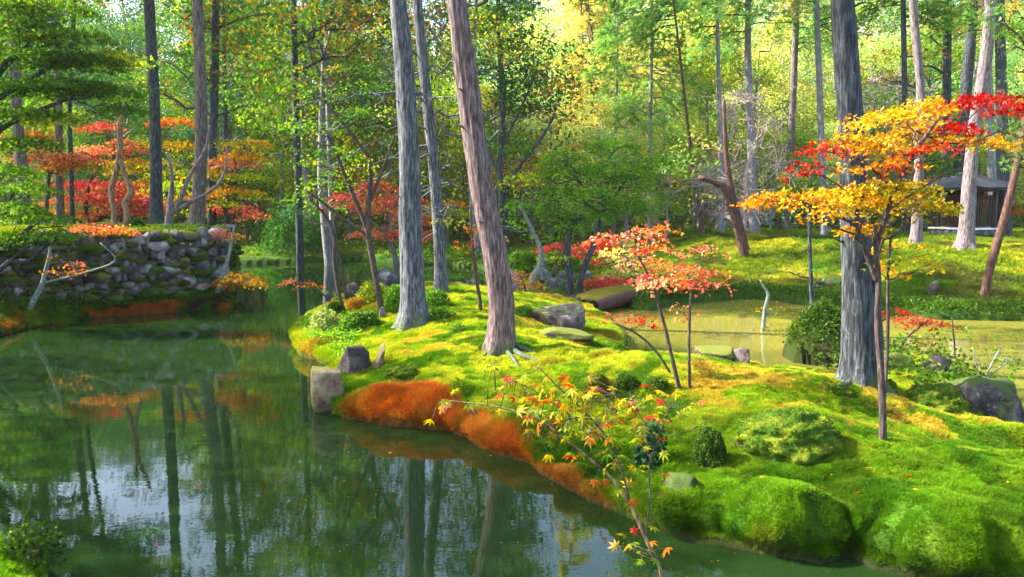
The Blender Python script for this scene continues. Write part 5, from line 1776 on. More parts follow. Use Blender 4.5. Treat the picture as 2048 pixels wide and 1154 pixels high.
for k, (px, py, w, h, Y_, mt, lab) in enumerate([
        (1029, 586, 36, 44, 21.6, R_PALE, 'tall pale rounded boulder right behind the leaning trunk'),
        (1082, 570, 20, 40, 23.4, R_BLUE, 'dark pointed rock in the shore group across the channel'),
        (1092, 562, 26, 22, 23.2, R_BLUE, 'grey lumpy rock beside the pointed rock across the channel'),
        (1112, 560, 16, 34, 23.6, R_PURPLE, 'narrow upright purple rock in the shore group'),
        (1135, 568, 54, 26, 23.2, R_BLUE, 'broad blue grey rock behind the twin trunks'),
        (1112, 580, 46, 20, 22.4, R_BLUE, 'flat bright rock at the waterline of the shore group'),
        (1170, 562, 30, 20, 23.2, R_BLUE, 'small grey rock right of the twin trunks'),
        (1112, 607, 30, 16, 19.5, R_PALE, 'small pale rock at the back edge of the island by the channel'),
        (778, 570, 44, 26, 22.6, R_BLUE, 'low blue grey rock in the water left of the straight grey trunk'),
        (765, 552, 24, 16, 24.5, R_BLUE, 'small grey rock behind the low blue grey rock'),
        (806, 575, 22, 22, 22.2, R_PURPLE, 'brown rock just behind the straight grey trunk'),
        (858, 584, 30, 18, 22.4, R_PURPLE, 'brownish rock at the foot of the small planted islet'),
        (915, 580, 34, 14, 22.4, R_PALE, 'pale reddish rock at the waterline of the planted islet'),
        (938, 574, 16, 12, 22.8, R_BLUE, 'small grey rock at the right end of the planted islet'),
        (1276, 618, 40, 14, 20.6, R_PALE, 'light stones at the end of the mossy log bridge'),
        (1665, 700, 22, 22, 13.2, R_PALE, 'pinkish stone set in the side of the small islet'),
        (1598, 704, 16, 14, 13.2, R_BLUE, 'small grey stone at the left end of the small islet')]):
    rock('rock' if k else 'boulder', lab, px, py, w, h, mt, 40 + k, Y=Y_, sub=3, group='rocks along the water')
rock('rock', 'dark mossy rock at the front edge of the island', 1368, 1066, 104, 92, R_DARK, 70, Y=6.28, dy=.5, boxy=.75)
rock('stump', 'dark mossy stump beside the pair of bare thin stems', 703, 602, 34, 32, R_DARK, 73, Y=GYY(700, 600), cat='stump')
rock('stump', 'small brown weathered stump on the far right slope', 1868, 590, 24, 30, R_PURPLE, 74, Y=GYY(1868, 590), cat='stump', planes=4)
rock('stone_figure', 'small white stone with a round head at the foot of the speckled slender tree', 764, 632, 13, 16, R_PALE, 75, Y=GYY(764, 634) - .15, cat='stone', sub=3, planes=3)
rock('white_stone', 'small round white stone left of the foot of the straight grey trunk', 804, 646, 9, 12, R_PALE, 76, Y=GYY(800, 650), cat='stone', sub=3, planes=2)
rock('slab', 'mossy overhanging ledge on the far right slope left of the thick dark trunk', 1670, 575, 60, 22, R_MOSSY, 77, Y=GYY(1670, 575), cat='rock')

# ---- stone retaining wall
WL = TERRACE[0:6]
seg = np.linalg.norm(np.diff(WL, axis=0), axis=1)
cum = np.concatenate([[0], np.cumsum(seg)])


def wl(s):
    k = int(np.clip(np.searchsorted(cum, s) - 1, 0, len(seg) - 1))
    t = (s - cum[k]) / seg[k]
    p = WL[k] * (1 - t) + WL[k + 1] * t
    d = (WL[k + 1] - WL[k]) / seg[k]
    return p, d, np.array([d[1], -d[0]])


rng = np.random.RandomState(31)
wall = empty('stone_wall', (*wl(6)[0], .5), 'old mossy dry stone retaining wall below the terrace on the left', 'stone wall')
woff = np.array(wall.location)
variants = []
for k in range(10):
    V_, T_ = rock_verts((1, 1, 1), 300 + k, 2, 7, .10)
    variants.append([mesh_np('stone', V_, T_, m) for m in (R_WALL, R_BLUE, R_PALE, R_MOSSY)])
zz = .42
row = 0
ns = 0
while zz < 1.86:
    hgt = rng.uniform(.16, .27)
    s = 3.2 + rng.uniform(0, .2)
    while s < cum[-1] - .05:
        wdt = rng.choice([.16, .24, .34, .5]) * rng.uniform(.85, 1.2)
        p, d, nn = wl(s + wdt / 2)
        gz = hz(*(p + nn * .3))
        if zz + hgt > gz - .12:
            mi = rng.choice(4, p=[.48, .14, .18, .20])
            o = link('stone', variants[rng.randint(10)][mi], wall)
            bat = .16 - .13 * (zz / 1.9)
            q = p + nn * (bat + rng.uniform(-.04, .05))
            o.location = (q[0] - woff[0], q[1] - woff[1], zz + hgt / 2 + rng.uniform(-.03, .03) - woff[2])
            o.rotation_euler = (rng.uniform(-.15, .15), rng.uniform(-.25, .25), math.atan2(d[1], d[0]) + rng.uniform(-.15, .15))
            o.scale = (wdt * 1.22, .42, hgt * rng.uniform(1.1, 1.9))
            ns += 1
        s += wdt
    zz += hgt * .88
    row += 1
print('stones', ns)
# moss cushions bulging from the joints of the wall
mc = Buf()
V2, T2 = ICO[2]
for k in range(230):
    s = rng.uniform(3, cum[-1])
    p, d, nn = wl(s)
    z = .35 + 1.45 * rng.uniform() ** 1.4
    if rng.uniform() < .25:
        z = 1.84
    q = p + nn * (.30 - .11 * z / 1.9 + (-.12 if z > 1.83 else 0))
    r_ = rng.uniform(.06, .2)
    Vc = V2 * (1 + .5 * (n3(V2, 3, k) - .5))[:, None] * np.array([r_ * 1.4, r_ * .7, r_ * .55]) + np.array([q[0], q[1], z])
    mc.add(Vc, T2, np.tile(np.array([.06, .105, .008]) * rng.uniform(.5, 1.7), (len(Vc), 1)))
link('wall_moss', mc.mesh('wall_moss', M_GROUND, smooth_sh=True), kind='stuff', label='moss cushions bulging from the joints of the stone wall')
# small plants and moss clinging to the wall and the slope under it
b = Buf()
P = []
for k in range(13000):
    s = rng.uniform(3, cum[-1])
    p, d, nn = wl(s)
    z = rng.uniform(0, 1) ** 1.5 * 1.7 + .25
    if fbm([s * 1.3], [z * 2.2], 3)[0] < .42 + .12 * (z > 1.):
        continue
    q = p + nn * (.34 - .1 * z / 1.9 + rng.uniform(-.04, .08))
    P.append([q[0], q[1], z])
P = np.array(P)
leaves(b, P, .06, pick('green', len(P), rng) * .9, 'diamond', rng, .5)
link('wall_plants', b.mesh('wall_plants', M_LEAF), kind='stuff', label='small ferns and moss clinging to the stone wall')


def leaf_stuff(name, label, n, region, pal, size, kind='diamond', hgt=.12, dens=None, seed=0, up=.6, dmax=None, xlim=(-10, 10), ylim=(5, 30), dmin=0., dark=1., filt=None):
    rng = np.random.RandomState(seed)
    out = []
    tot = 0
    for it in range(80):
        x = rng.uniform(*xlim, n)
        y = rng.uniform(*ylim, n)
        d = sdf(region, x, y)
        k = d > dmin
        if dmax is not None:
            k &= d < dmax
        if dens is not None:
            k &= rng.uniform(size=n) < dens(x, y)
        k &= np.abs(x) < .72 * y + 1
        out.append(np.stack([x[k], y[k]], 1))
        tot += k.sum()
        if tot >= n:
            break
    Q = np.vstack(out)[:n]
    z = height(Q[:, 0], Q[:, 1])
    P = np.stack([Q[:, 0], Q[:, 1], z + rng.uniform(0, 1, len(Q)) ** 1.3 * hgt * (.4 + 1.2 * fbm(Q[:, 0], Q[:, 1], 3, 1.6))], 1)
    b = Buf()
    leaves(b, P, size, np.clip(pick(pal, len(P), rng) * dark, 0, .8), kind, rng, up)
    return link(name, b.mesh(name, M_LEAF), kind='stuff', label=label)


leaf_stuff('bank_cover', 'glossy green ground cover hanging over the water along the far right bank', 15000, FAR, 'green', .065, hgt=.22, dark=.6, dmin=.02, dmax=.85, xlim=(2.5, 15), ylim=(16.5, 27), seed=1)
leaf_stuff('far_shore_cover', 'low green plants along the far shore across the water', 8000, FAR, 'green', .12, hgt=.4, dmin=.05, dmax=3.0, xlim=(-13, 4), ylim=(21, 40), seed=2, dens=lambda x, y: smooth(.42, .55, fbm(x, y, 3, .6)))
leaf_stuff('slope_litter', 'fallen brown leaves on the far right slope', 5000, FAR, 'brown', .07, hgt=.02, dmin=.8, dmax=12, xlim=(2, 24), ylim=(18, 34), seed=3, up=.95)
leaf_stuff('moss_litter', 'tiny fallen leaves and needles on the island moss', 2600, ISLAND, 'brown', .03, hgt=.02, dmin=.3, xlim=(-4, 7), ylim=(5.5, 19), seed=4, up=.95)
leaf_stuff('autumn_litter', 'small fallen red and yellow leaves scattered over the island moss', 1500, ISLAND, 'orangeyellow', .044, 'maple3', hgt=.02, dmin=.15, xlim=(-4, 7), ylim=(5.5, 19), seed=44, up=.95)
leaf_stuff('red_litter', 'small fallen red leaves scattered over the far bank moss', 900, FAR, 'redpink', .06, 'maple3', hgt=.02, dmin=.6, dmax=12, xlim=(2, 24), ylim=(18, 34), seed=45, up=.95)
b = Buf()
rng = np.random.RandomState(71)
q_ = np.stack([rng.uniform(-9, 4, 2200), np.exp(rng.uniform(math.log(4.8), math.log(24), 2200)), np.full(2200, .006)], 1)
q_ = q_[(height(q_[:, 0], q_[:, 1]) < -.03) & (fbm(q_[:, 0], q_[:, 1], 3, .7) > .50)][:520]
leaves(b, q_, .026, pick('orangeyellow', len(q_), rng) * .6, 'diamond', rng, .97)
link('floating_litter', b.mesh('floating_litter', M_LEAF), kind='stuff', label='tiny fallen leaves and needles floating on the left pond')
leaf_stuff('islet_plants', 'small leafy plants covering the rocky islet in the right pond', 5200, ISLET, 'green', .06, hgt=.22, dmin=.02, xlim=(3, 9), ylim=(11, 15), seed=5, dark=.6)
leaf_stuff('shore_plants', 'leafy plants behind the thick dark trunk by the right pond', 2200, ISLAND, 'green', .07, hgt=.30, dmin=.0, dmax=1.1, xlim=(4.3, 6.6), ylim=(9.3, 13.5), seed=6, dark=.75)
leaf_stuff('tip_plants', 'low green plants spilling over the left tip of the island', 2600, ISLAND, 'brightgreen', .06, hgt=.16, dmin=.0, dmax=1.0, xlim=(-4.6, -2.6), ylim=(12.0, 16), seed=7)
leaf_stuff('slope_plants', 'dark leafy plants on the slope below the stone wall', 6000, LEFT, 'green', .07, hgt=.16, dmin=.25, dmax=1.6, xlim=(-16, -6.5), ylim=(13, 22), seed=8, dark=.7)
leaf_stuff('undergrowth', 'dark undergrowth of the wood beyond the lawn', 22000, FAR, 'green', .26, hgt=2.6, dmin=3, xlim=(-40, 45), ylim=(37, 56), seed=9, dark=.75)
leaf_stuff('hill_undergrowth', 'mass of leaves on the wooded hillside', 26000, FAR, 'pale', .42, hgt=5.5, dmin=3, xlim=(-75, 80), ylim=(55, 112), seed=10, dark=.7)
leaf_stuff('terrace_cover', 'low plants on the mossy terrace behind the wall', 3000, TERRACE, 'orange', .08, hgt=.04, dmin=.2, dmax=2.5, xlim=(-14, -8), ylim=(16, 24), seed=12, up=.95, dens=lambda x, y: smooth(.5, .56, fbm(x, y, 3, .7)))


def shrub(name, label, px, py, w, h, pal, seed, Y=None, leaf=.045, dark=1., kind='diamond', cover=3.2, red=0., group='small rounded shrubs', cat='shrub'):
    rng = np.random.RandomState(seed)
    if Y is None:
        Y = GYY(px, py)
    p = at(px, py, Y)
    p[2] = hz(p[0], p[1])
    W, Hh = w * Y / F * .5, h * Y / F
    root = empty(name, p, label, cat, group)
    sb = Buf()
    for k in range(9):
        a = rng.uniform(0, 6.28)
        tip = np.array([math.cos(a) * W * .6, math.sin(a) * W * .6, Hh * rng.uniform(.5, .85)])
        limb(sb, np.array([0, 0, -.03]), tip, .008, .003, rng, 4, .15, 4)
    link('stems', sb.mesh('stems', B_TWIG), root)
    fb = Buf()
    n = int(cover * (W * Hh * 4) / (.12 * leaf * leaf))
    v = norm(rng.normal(size=(n, 3)))
    v[:, 2] = np.abs(v[:, 2])
    rr = rng.uniform(.55, 1.06, n) ** .6 * (1 + .75 * (n3(v, 2.2, seed) - .5) + .35 * (n3(v, 6, seed) - .5))
    P_ = v * rr[:, None] * np.array([W, W * .9, Hh])
    c_ = pick(pal, n, rng) * dark
    if red:
        k = rng.uniform(size=n) < red
        c_[k] = pick('red', int(k.sum()), rng)
    leaves(fb, P_, leaf, np.clip(c_, .001, .8), kind, rng, .35, v + rng.normal(size=(n, 3)) * .4)
    link('foliage', fb.mesh('foliage', M_LEAF), root)
    return root


for k, (nm, lab, px, py, w, h, pal, kw) in enumerate([
    ('round_shrub', 'dark clipped barrel shaped shrub standing on the front moss of the island', 1421, 932, 66, 76, 'green', dict(dark=.6, leaf=.022, cover=2.4)),
    ('holly_shrub', 'dark glossy leaved low shrub behind the foreground sapling', 1300, 930, 70, 84, 'bluegreen', dict(dark=.9, leaf=.05, cover=1.4)),
    ('round_shrub', 'small round shrub sprinkled with red leaves beneath the thin twin stems', 1195, 790, 56, 42, 'green', dict(dark=.8, leaf=.03, red=.10, cover=2)),
    ('round_shrub', 'tiny dome shrub just right of the red sprinkled one', 1253, 774, 44, 28, 'green', dict(dark=.8, leaf=.026, cover=2)),
    ('round_shrub', 'tiny flat shrub left of the thin twin stems', 1312, 778, 54, 26, 'green', dict(dark=.85, leaf=.026, cover=1.6)),
    ('round_shrub', 'soft green grass like cushion left of the wedge shaped boulder', 1047, 636, 44, 26, 'brightgreen', dict(dark=.7, leaf=.04, kind='needle')),
    ('round_shrub', 'small spiky tuft on the moss between the two big trunks', 916, 668, 38, 20, 'green', dict(leaf=.05, kind='needle', cover=1.4)),
    ('round_shrub', 'low spreading green shrub right of the straight grey trunk', 880, 640, 60, 24, 'green', dict(leaf=.05, cover=1.4)),
    ('round_shrub', 'olive cushion shrub behind the straight grey trunk', 868, 612, 60, 30, 'green', dict(leaf=.06, cover=1.6)),
    ('azalea_shrub', 'light green azalea left of the straight grey trunk', 790, 620, 56, 46, 'brightgreen', dict(leaf=.06, cover=1.8)),
    ('azalea_shrub', 'pale azalea mound behind the speckled slender tree', 745, 606, 66, 38, 'yg', dict(leaf=.06, cover=1.8, dark=.6)),
    ('azalea_shrub', 'orange tinted low shrub at the foot of the thin stems', 712, 622, 40, 26, 'orangeyellow', dict(leaf=.05, cover=1.4, dark=.7)),
    ('azalea_shrub', 'dark green cushion shrub on the left slope of the island', 708, 662, 60, 36, 'green', dict(leaf=.05)),
    ('azalea_shrub', 'green cushion shrub below the white stone figure', 735, 650, 54, 26, 'green', dict(leaf=.05)),
    ('azalea_shrub', 'loose shrub with pale leaf tips at the island tip', 652, 664, 70, 44, 'pale', dict(leaf=.06, cover=1.2, dark=.6)),
    ('azalea_shrub', 'small dark shrub at the water beside the thin stems', 674, 640, 40, 34, 'green', dict(leaf=.05, dark=.7)),
    ('clipped_shrub', 'dome shaped clipped shrub on the terrace between twisted and straight trunks', 272, 456, 32, 18, 'green', dict(leaf=.05, Y=22.5)),
    ('pine_shrub', 'low spreading cloud pine on the far shore left of centre', 600, 520, 150, 100, 'pine', dict(leaf=.16, kind='needle', Y=36, cover=1.3)),
    ('pine_shrub', 'smaller pine clump right of the cloud pine on the far shore', 540, 500, 70, 60, 'pine', dict(leaf=.16, kind='needle', Y=38, cover=1.2)),
    ('leafy_shrub', 'leafy green bush on the small planted islet', 880, 572, 70, 44, 'brightgreen', dict(leaf=.09, Y=23, dark=.8, cover=1.5)),
    ('leafy_shrub', 'darker bush behind the brownish rock of the planted islet', 920, 566, 46, 30, 'green', dict(leaf=.09, Y=23.6)),
    ('leafy_shrub', 'green bush at the right end of the mossy log bridge', 1330, 622, 80, 40, 'green', dict(leaf=.08, Y=20.8, cover=1.5)),
    ('leafy_shrub', 'bush behind the rocks across the channel', 1120, 545, 90, 44, 'green', dict(leaf=.1, Y=25.5)),
    ('leafy_shrub', 'bright bush left of the rocks across the channel', 1050, 540, 60, 50, 'brightgreen', dict(leaf=.1, Y=26, dark=.8)),
    ('corner_shrub', 'dark leafy plant hanging over the water at the near left corner', 62, 1140, 130, 80, 'green', dict(leaf=.045, Y=5.35, cover=.7, dark=.45)),
    ('islet_shrub', 'twiggy shrub on top of the small islet in the right pond', 1640, 690, 90, 56, 'green', dict(leaf=.05, Y=13.4, cover=1.2, dark=.7)),
]):
    shrub(nm, lab, px, py, w, h, pal, 500 + k, **kw)

def moss_mound(name, label, px, py, w, h, seed, Y=None, pal='green', dark=.8):
    rng = np.random.RandomState(seed)
    Y = Y or GYY(px, py)
    p = at(px, py, Y)
    p[2] = hz(p[0], p[1]) - .03
    W, Hh = w * Y / F * .5, h * Y / F
    V_, T_ = ICO[5]
    n = V_.copy()
    q = 1 + .7 * (n3(n, 1.6, seed) - .5) + .6 * (n3(n, 4.5, seed) - .5) + .30 * (n3(n, 13, seed) - .5)
    V_ = n * q[:, None] * np.array([W, W * .8, Hh])
    b_ = Buf()
    c1 = lerp(np.tile(np.array([.08, .17, .007]), (len(V_), 1)), (.24, .30, .015), smooth(.45, .6, n3(n, 4, seed + 2)))
    b_.add(V_, T_, c1)
    k = rng.choice(len(V_), 5200)
    k = k[V_[k, 2] > -.02]
    leaves(b_, V_[k] + rng.normal(size=(len(k), 3)) * .006, .032, np.clip(c1[k] * np.exp(rng.normal(size=(len(k), 1)) * .35) * 1.2, 0, .6), 'needle', rng, .5, n[k] + rng.normal(size=(len(k), 3)) * .5)
    me_ = b_.mesh(name, M_GROUND, smooth_sh=False)
    return tag(link(name, me_, loc=p), label, 'moss mound', 'rough moss hummocks')


moss_mound('moss_mound', 'rough dark moss hummock in front of the big angular boulder', 1870, 812, 120, 46, 61)
moss_mound('moss_mound', 'broad rough green moss hummock behind the barrel shaped shrub', 1580, 876, 190, 60, 62)
moss_mound('moss_mound', 'small dark moss lump at the left foot of the thick dark trunk', 1680, 790, 44, 24, 63)
moss_mound('moss_mound', 'small round moss lump right of the thick dark trunk', 1768, 782, 50, 30, 64)
moss_mound('moss_mound', 'dark moss cushion beneath the purple rock at the island tip', 800, 752, 70, 26, 65)

# small green sprig in front of the leaning trunk
make_tree('sprig', 'small upright sprig with a tuft of dark green leaves in front of the leaning trunk', 'plant', [(991, 792, 1.6), (990, 765, 1.4), (989, 745, 1)], GYY(991, 786), [(990, 740, 17, 5, 'bluegreen', 0, 1.2)], B_TWIG, 80, sides=5, leaf=.05)

# ---- mossy log bridge
A = at(1160, 616, 19.4)
B = at(1330, 600, 21.8)
mid = (A + B) / 2
br = empty('log_bridge', mid, 'low moss covered log bridge over the channel behind the red maple', 'bridge')
bo = np.array(br.location)
dv = norm((B - A)[None])[0]
sd = norm(np.cross(dv, [0, 0, 1])[None])[0]
rng = np.random.RandomState(8)
for k in range(4):
    o_ = sd * (-.45 + .3 * k)
    t = np.linspace(0, 1, 9)
    P_ = A + (B - A) * t[:, None] + o_
    P_[:, 2] = .14 + .14 * np.sin(t * np.pi)
    V_, T_ = tube(P_, np.full(9, .15), 12, 1 + .1 * (rng.uniform(size=(9, 12)) - .5))
    link('log', mesh_np('log', V_ - bo, T_, B_BROWN, None, True), br)
nn_ = 24
t = np.linspace(0, 1, nn_)
P_ = A + (B - A) * t[:, None]
P_[:, 2] = .20 + .14 * np.sin(t * np.pi)
th = np.linspace(0, 2 * np.pi, 16, endpoint=False)
tp = np.clip(np.sin(np.linspace(0, np.pi, nn_)) * 5, 0.02, 1)[:, None, None]
Vm = P_[:, None, :] + sd * (np.cos(th) * .50)[None, :, None] * tp + np.array([0, 0, 1]) * (np.sin(th) * .16)[None, :, None] * tp
Vm = Vm + rng.normal(size=Vm.shape) * .012
i0 = (np.arange(nn_ - 1)[:, None] * 16)
j0 = np.arange(16)[None]
Tm = np.stack([(i0 + j0).ravel(), (i0 + (j0 + 1) % 16).ravel(), (i0 + 16 + (j0 + 1) % 16).ravel(), (i0 + 16 + j0).ravel()], 1)
link('moss_cover', mesh_np('moss_cover', Vm.reshape(-1, 3) - bo, Tm, M_GROUND, np.tile([.20, .19, .012], (nn_ * 16, 1)), True), br)


# ---- shrine
def box(b, c, s, rz=0.):
    c = np.asarray(c, float)
    s = np.asarray(s, float) / 2
    V_ = np.array([[x, y, z] for x in (-1, 1) for y in (-1, 1) for z in (-1, 1)]) * s
    co, si = math.cos(rz), math.sin(rz)
    V_ = V_ @ np.array([[co, si, 0], [-si, co, 0], [0, 0, 1]]) + c
    T_ = np.array([[0, 1, 3], [0, 3, 2], [4, 6, 7], [4, 7, 5], [0, 4, 5], [0, 5, 1], [2, 3, 7], [2, 7, 6], [0, 2, 6], [0, 6, 4], [1, 5, 7], [1, 7, 3]])
    b.add(V_, T_)


def boxob(name, parent, mat, *boxes):
    b_ = Buf()
    for x in boxes:
        box(b_, *x)
    return link(name, b_.mesh(name, mat), parent)


Ys = 31.5
pc = at(1930, 462, Ys)
pc[2] = hz(pc[0], pc[1]) - .02
print('shrine ground', pc, 'wanted z', at(1930, 465, Ys)[2])
pz = at(1930, 378, Ys)[2] - pc[2]      # eaves height over the ground
sh = empty('shrine', pc, 'small dark wooden shrine with tiled hipped roof on a rough stone base', 'shrine')
sh.rotation_euler = (0, 0, .35)
bh = .45
base = empty('x', (0, 0, 0), '', '') if False else None
V_, T_ = rock_verts((1, 1, 1), 900, 2, 6, .1)
stm = [mesh_np('base_stone', rock_verts((1, 1, 1), 900 + k, 2, 6, .1)[0], T_, (R_BLUE, R_WALL)[k % 2]) for k in range(4)]
core = boxob('stone_base', sh, R_WALL, ((0, 0, bh / 2 - .1), (1.7, 1.7, bh + .1)))
rng = np.random.RandomState(77)
for side in range(4):
    for k in range(5):
        for r_ in range(2):
            o = link('base_stone', stm[rng.randint(4)], core)
            u = -.72 + .36 * k
            a = side * math.pi / 2
            lx, ly = u, -.86
            o.location = (lx * math.cos(a) - ly * math.sin(a), lx * math.sin(a) + ly * math.cos(a), .06 + .22 * r_)
            o.scale = (.42, .28, .26)
            o.rotation_euler = (0, 0, a + rng.uniform(-.2, .2))
boxob('plinth', sh, M_PLASTER, ((0, 0, bh + .02), (1.85, 1.85, .07)))
for sx in (-1, 1):
    for sy in (-1, 1):
        boxob('post', sh, M_WOOD, ((sx * .68, sy * .68, (bh + pz) / 2 + .03), (.13, .13, pz - bh)))
for k, (c, s) in enumerate([((0, -.68, pz - .05), (1.5, .1, .12)), ((0, .68, pz - .05), (1.5, .1, .12)), ((-.68, 0, pz - .05), (.1, 1.24, .11)), ((.68, 0, pz - .05), (.1, 1.24, .11))]):
    boxob('beam', sh, M_WOOD, (c, s))
boxob('inner_wall', sh, plain('dark_inside', (.03, .02, .015)), ((0, .1, (bh + pz) / 2), (.9, .9, pz - bh - .15)))
for side in range(4):
    a = side * math.pi / 2
    lat = link('lattice', boxob('lattice_rail', None, M_WOOD, ((0, -.66, bh + .14), (1.2, .05, .06)), ((0, -.66, pz - .32), (1.2, .05, .06))).data, sh)
    for o_ in [o for o in bpy.data.objects if o.name.startswith('lattice_rail')]:
        bpy.data.objects.remove(o_)
    lat.rotation_euler = (0, 0, a)
    for k in range(11):
        boxob('slat', lat, M_WOOD, ((-.55 + .11 * k, -.70, (bh + pz) / 2 - .06), (.035, .03, pz - bh - .36)))
# roof: curved hip with ridge and tile rows
rw, rh = 1.18, .5
roofs = []
rb = Buf()
nu = 9
rdg = .35


def roof_pt(side, u, v):
    """side 0..3, u -1..1 along the eave, v 0 eave .. 1 ridge"""
    zc = pz + .02 + rh * (v * .8 + .2 * v * v) + .10 * abs(u) ** 3 * (1 - v)
    hw = rw * (1 - v)
    if side in (0, 2):
        x = u * (hw + rdg * v)
        y = -hw
    else:
        x = -(hw + rdg * v)
        y = u * hw
    if side == 2:
        y = -y
        x = -x
    if side == 3:
        x = -x
        y = -y
    return np.array([x, y, zc])


for side in range(4):
    G_ = np.array([[roof_pt(side, u, v) for u in np.linspace(-1, 1, nu)] for v in np.linspace(0, 1, 7)])
    V_ = G_.reshape(-1, 3)
    ii = (np.arange(6)[:, None] * nu + np.arange(nu - 1)[None]).ravel()
    T4 = np.stack([ii, ii + 1, ii + nu + 1, ii + nu], 1)
    T3 = np.vstack([T4[:, :3], T4[:, [0, 2, 3]]])
    rb.add(V_, T3)
    rb.add(V_ - np.array([0, 0, .07]), T3[:, ::-1])
roof = link('roof', rb.mesh('roof', M_TILE), sh)
for side in range(4):
    for k in range(13):
        u = -1 + 2 * (k + .5) / 13
        Pp = [roof_pt(side, u, v) + np.array([0, 0, .02]) for v in np.linspace(-.01, .97 if side in (0, 2) else .96, 6)]
        V_, T_ = tube(np.array(Pp), np.full(6, .035), 6)
        link('tile', mesh_np('tile', V_, T_, M_TILE), roof)
for sx in (-1, 1):
    for sy in (-1, 1):
        Pp = [np.array([sx * (rw * (1 - v) + rdg * v), sy * rw * (1 - v), pz + .05 + rh * (v * .8 + .2 * v * v) + .10 * (1 - v)]) for v in np.linspace(-.02, 1, 7)]
        V_, T_ = tube(np.array(Pp), np.full(7, .05), 8)
        link('hip_ridge', mesh_np('hip_ridge', V_, T_, M_TILE, None, True), roof)
boxob('ridge', roof, M_TILE, ((0, 0, pz + rh + .07), (.95, .16, .16)))

# ---- temple hall glimpsed through the trees, and a low white wall
Yt = 50.0
pt = at(1630, 268, Yt)
gz = hz(pt[0], pt[1])
hall = empty('temple_hall', (pt[0], pt[1], gz), 'dark temple hall with pale tiled roof glimpsed through the trees at upper right', 'building')
H_ = pt[2] - gz - .5
boxob('wall', hall, M_PLASTER, ((0, 0, H_ / 2 - .3), (5.0, 3.6, H_ - .2)))
for k in range(6):
    boxob('post', hall, M_WOOD, ((-2.4 + .96 * k, -1.86, H_ / 2 - .3), (.16, .12, H_ - .2)))
rb = Buf()
V_ = np.array([[-3.1, -2.6, H_ - .5], [3.1, -2.6, H_ - .5], [2.4, 0, H_ + .55], [-2.4, 0, H_ + .55], [-3.1, 2.6, H_ - .5], [3.1, 2.6, H_ - .5]])
T_ = np.array([[0, 1, 2], [0, 2, 3], [5, 4, 3], [5, 3, 2], [4, 0, 3], [1, 5, 2]])
rb.add(V_, T_)
rb.add(V_ - np.array([0, 0, .12]), T_[:, ::-1])
hr = link('roof', rb.mesh('roof', M_TILE), hall)
for k in range(28):
    x_ = -3 + 6 * k / 27
    V_, T_ = tube(np.array([[x_, -2.62, H_ - .47], [x_ * .82, 0, H_ + .58]]), np.full(2, .05), 5)
    link('tile', mesh_np('tile', V_, T_, M_TILE), hr)
pw = at(1500, 405, 43)
gz = hz(pw[0], pw[1])
wh = empty('garden_wall', (pw[0], pw[1], gz), 'sunlit white plaster garden wall seen between trunks beyond the lawn', 'wall')
boxob('wall_face', wh, M_PLASTER, ((0, 0, (pw[2] - gz) / 2), (2.6, .3, pw[2] - gz + .4)))
boxob('wall_cap', wh, M_TILE, ((0, 0, (pw[2] - gz) + .26), (2.8, .6, .12)))

# ---- foreground sapling with single leaves
Yf = 3.85
stems = [
    [(1352, 1330, 7), (1325, 1160, 6.5), (1297, 1090, 6), (1262, 1015, 5.5), (1228, 962, 5), (1180, 918, 4.4), (1130, 878, 3.8), (1075, 838, 3.2), (1000, 815, 2.6), (940, 806, 2), (885, 800, 1.4)],
    [(1262, 1015, 4), (1245, 945, 3.4), (1215, 880, 3), (1165, 825, 2.6), (1115, 780, 2.2), (1080, 745, 1.6)],
    [(1290, 1075, 3), (1300, 1000, 2.6), (1300, 930, 2.4), (1325, 860, 2), (1340, 820, 1.5)],
    [(1245, 945, 2.4), (1225, 890, 2), (1222, 840, 1.6), (1240, 800, 1.2)],
    [(1180, 830, 2), (1110, 838, 1.8), (1050, 850, 1.4)],
    [(1215, 880, 2), (1160, 850, 1.7), (1080, 800, 1.4), (1020, 775, 1)],
    [(1315, 880, 1.8), (1280, 830, 1.5), (1262, 790, 1)],
    [(1325, 1130, 2.2), (1300, 1100, 1.6), (1262, 1084, 1.2)],
]
P0, R0 = px_path(stems[0], Yf)
P0 = settle(P0)
sap = empty('maple_sapling', P0[0], 'foreground maple sapling with large yellow green and orange star shaped leaves rising over the water', 'maple sapling')
so = np.array(sap.location)
rng = np.random.RandomState(99)
allpts = []
for k, st in enumerate(stems):
    P_, R_ = px_path(st, Yf)
    if k == 0:
        P_ = settle(P_)
    else:
        P_[1:, 1] += rng.uniform(-.25, .3) * np.linspace(.3, 1, len(P_) - 1)
    link('stem' if k == 0 else 'branch', trunk_mesh(P_, R_ * .62, B_TAN if k == 0 else B_TWIG, so, 7, .1, sub=5, seed=k), sap)
    Q_, _ = smooth_path(P_, R_, 5)
    allpts.append(Q_[int(len(Q_) * (.45 if k == 0 else .15)):])
V7, T7 = TPL['maple7']
lm = []
for k in range(18):
    c = pick('sapling', 1, rng, .15)
    Vv = V7.copy()
    Vv[:, 2] += rng.uniform(-.05, .05, len(Vv)) - .35 * (Vv[:, 0] ** 2 + Vv[:, 1] ** 2)
    lm.append(mesh_np('leaf', Vv, T7, M_LEAF, np.tile(c, (len(Vv), 1)) * np.exp(rng.normal(size=(len(Vv), 1)) * .12)))
pet = Buf()
nleaf = 0
from mathutils import Matrix
spots = []
for Q_ in allpts:
    m = int(len(Q_) * .62) + 3
    for q in range(m):
        spots.append(Q_[rng.randint(len(Q_))] + rng.normal(size=3) * np.array([.07, .08, .055]))
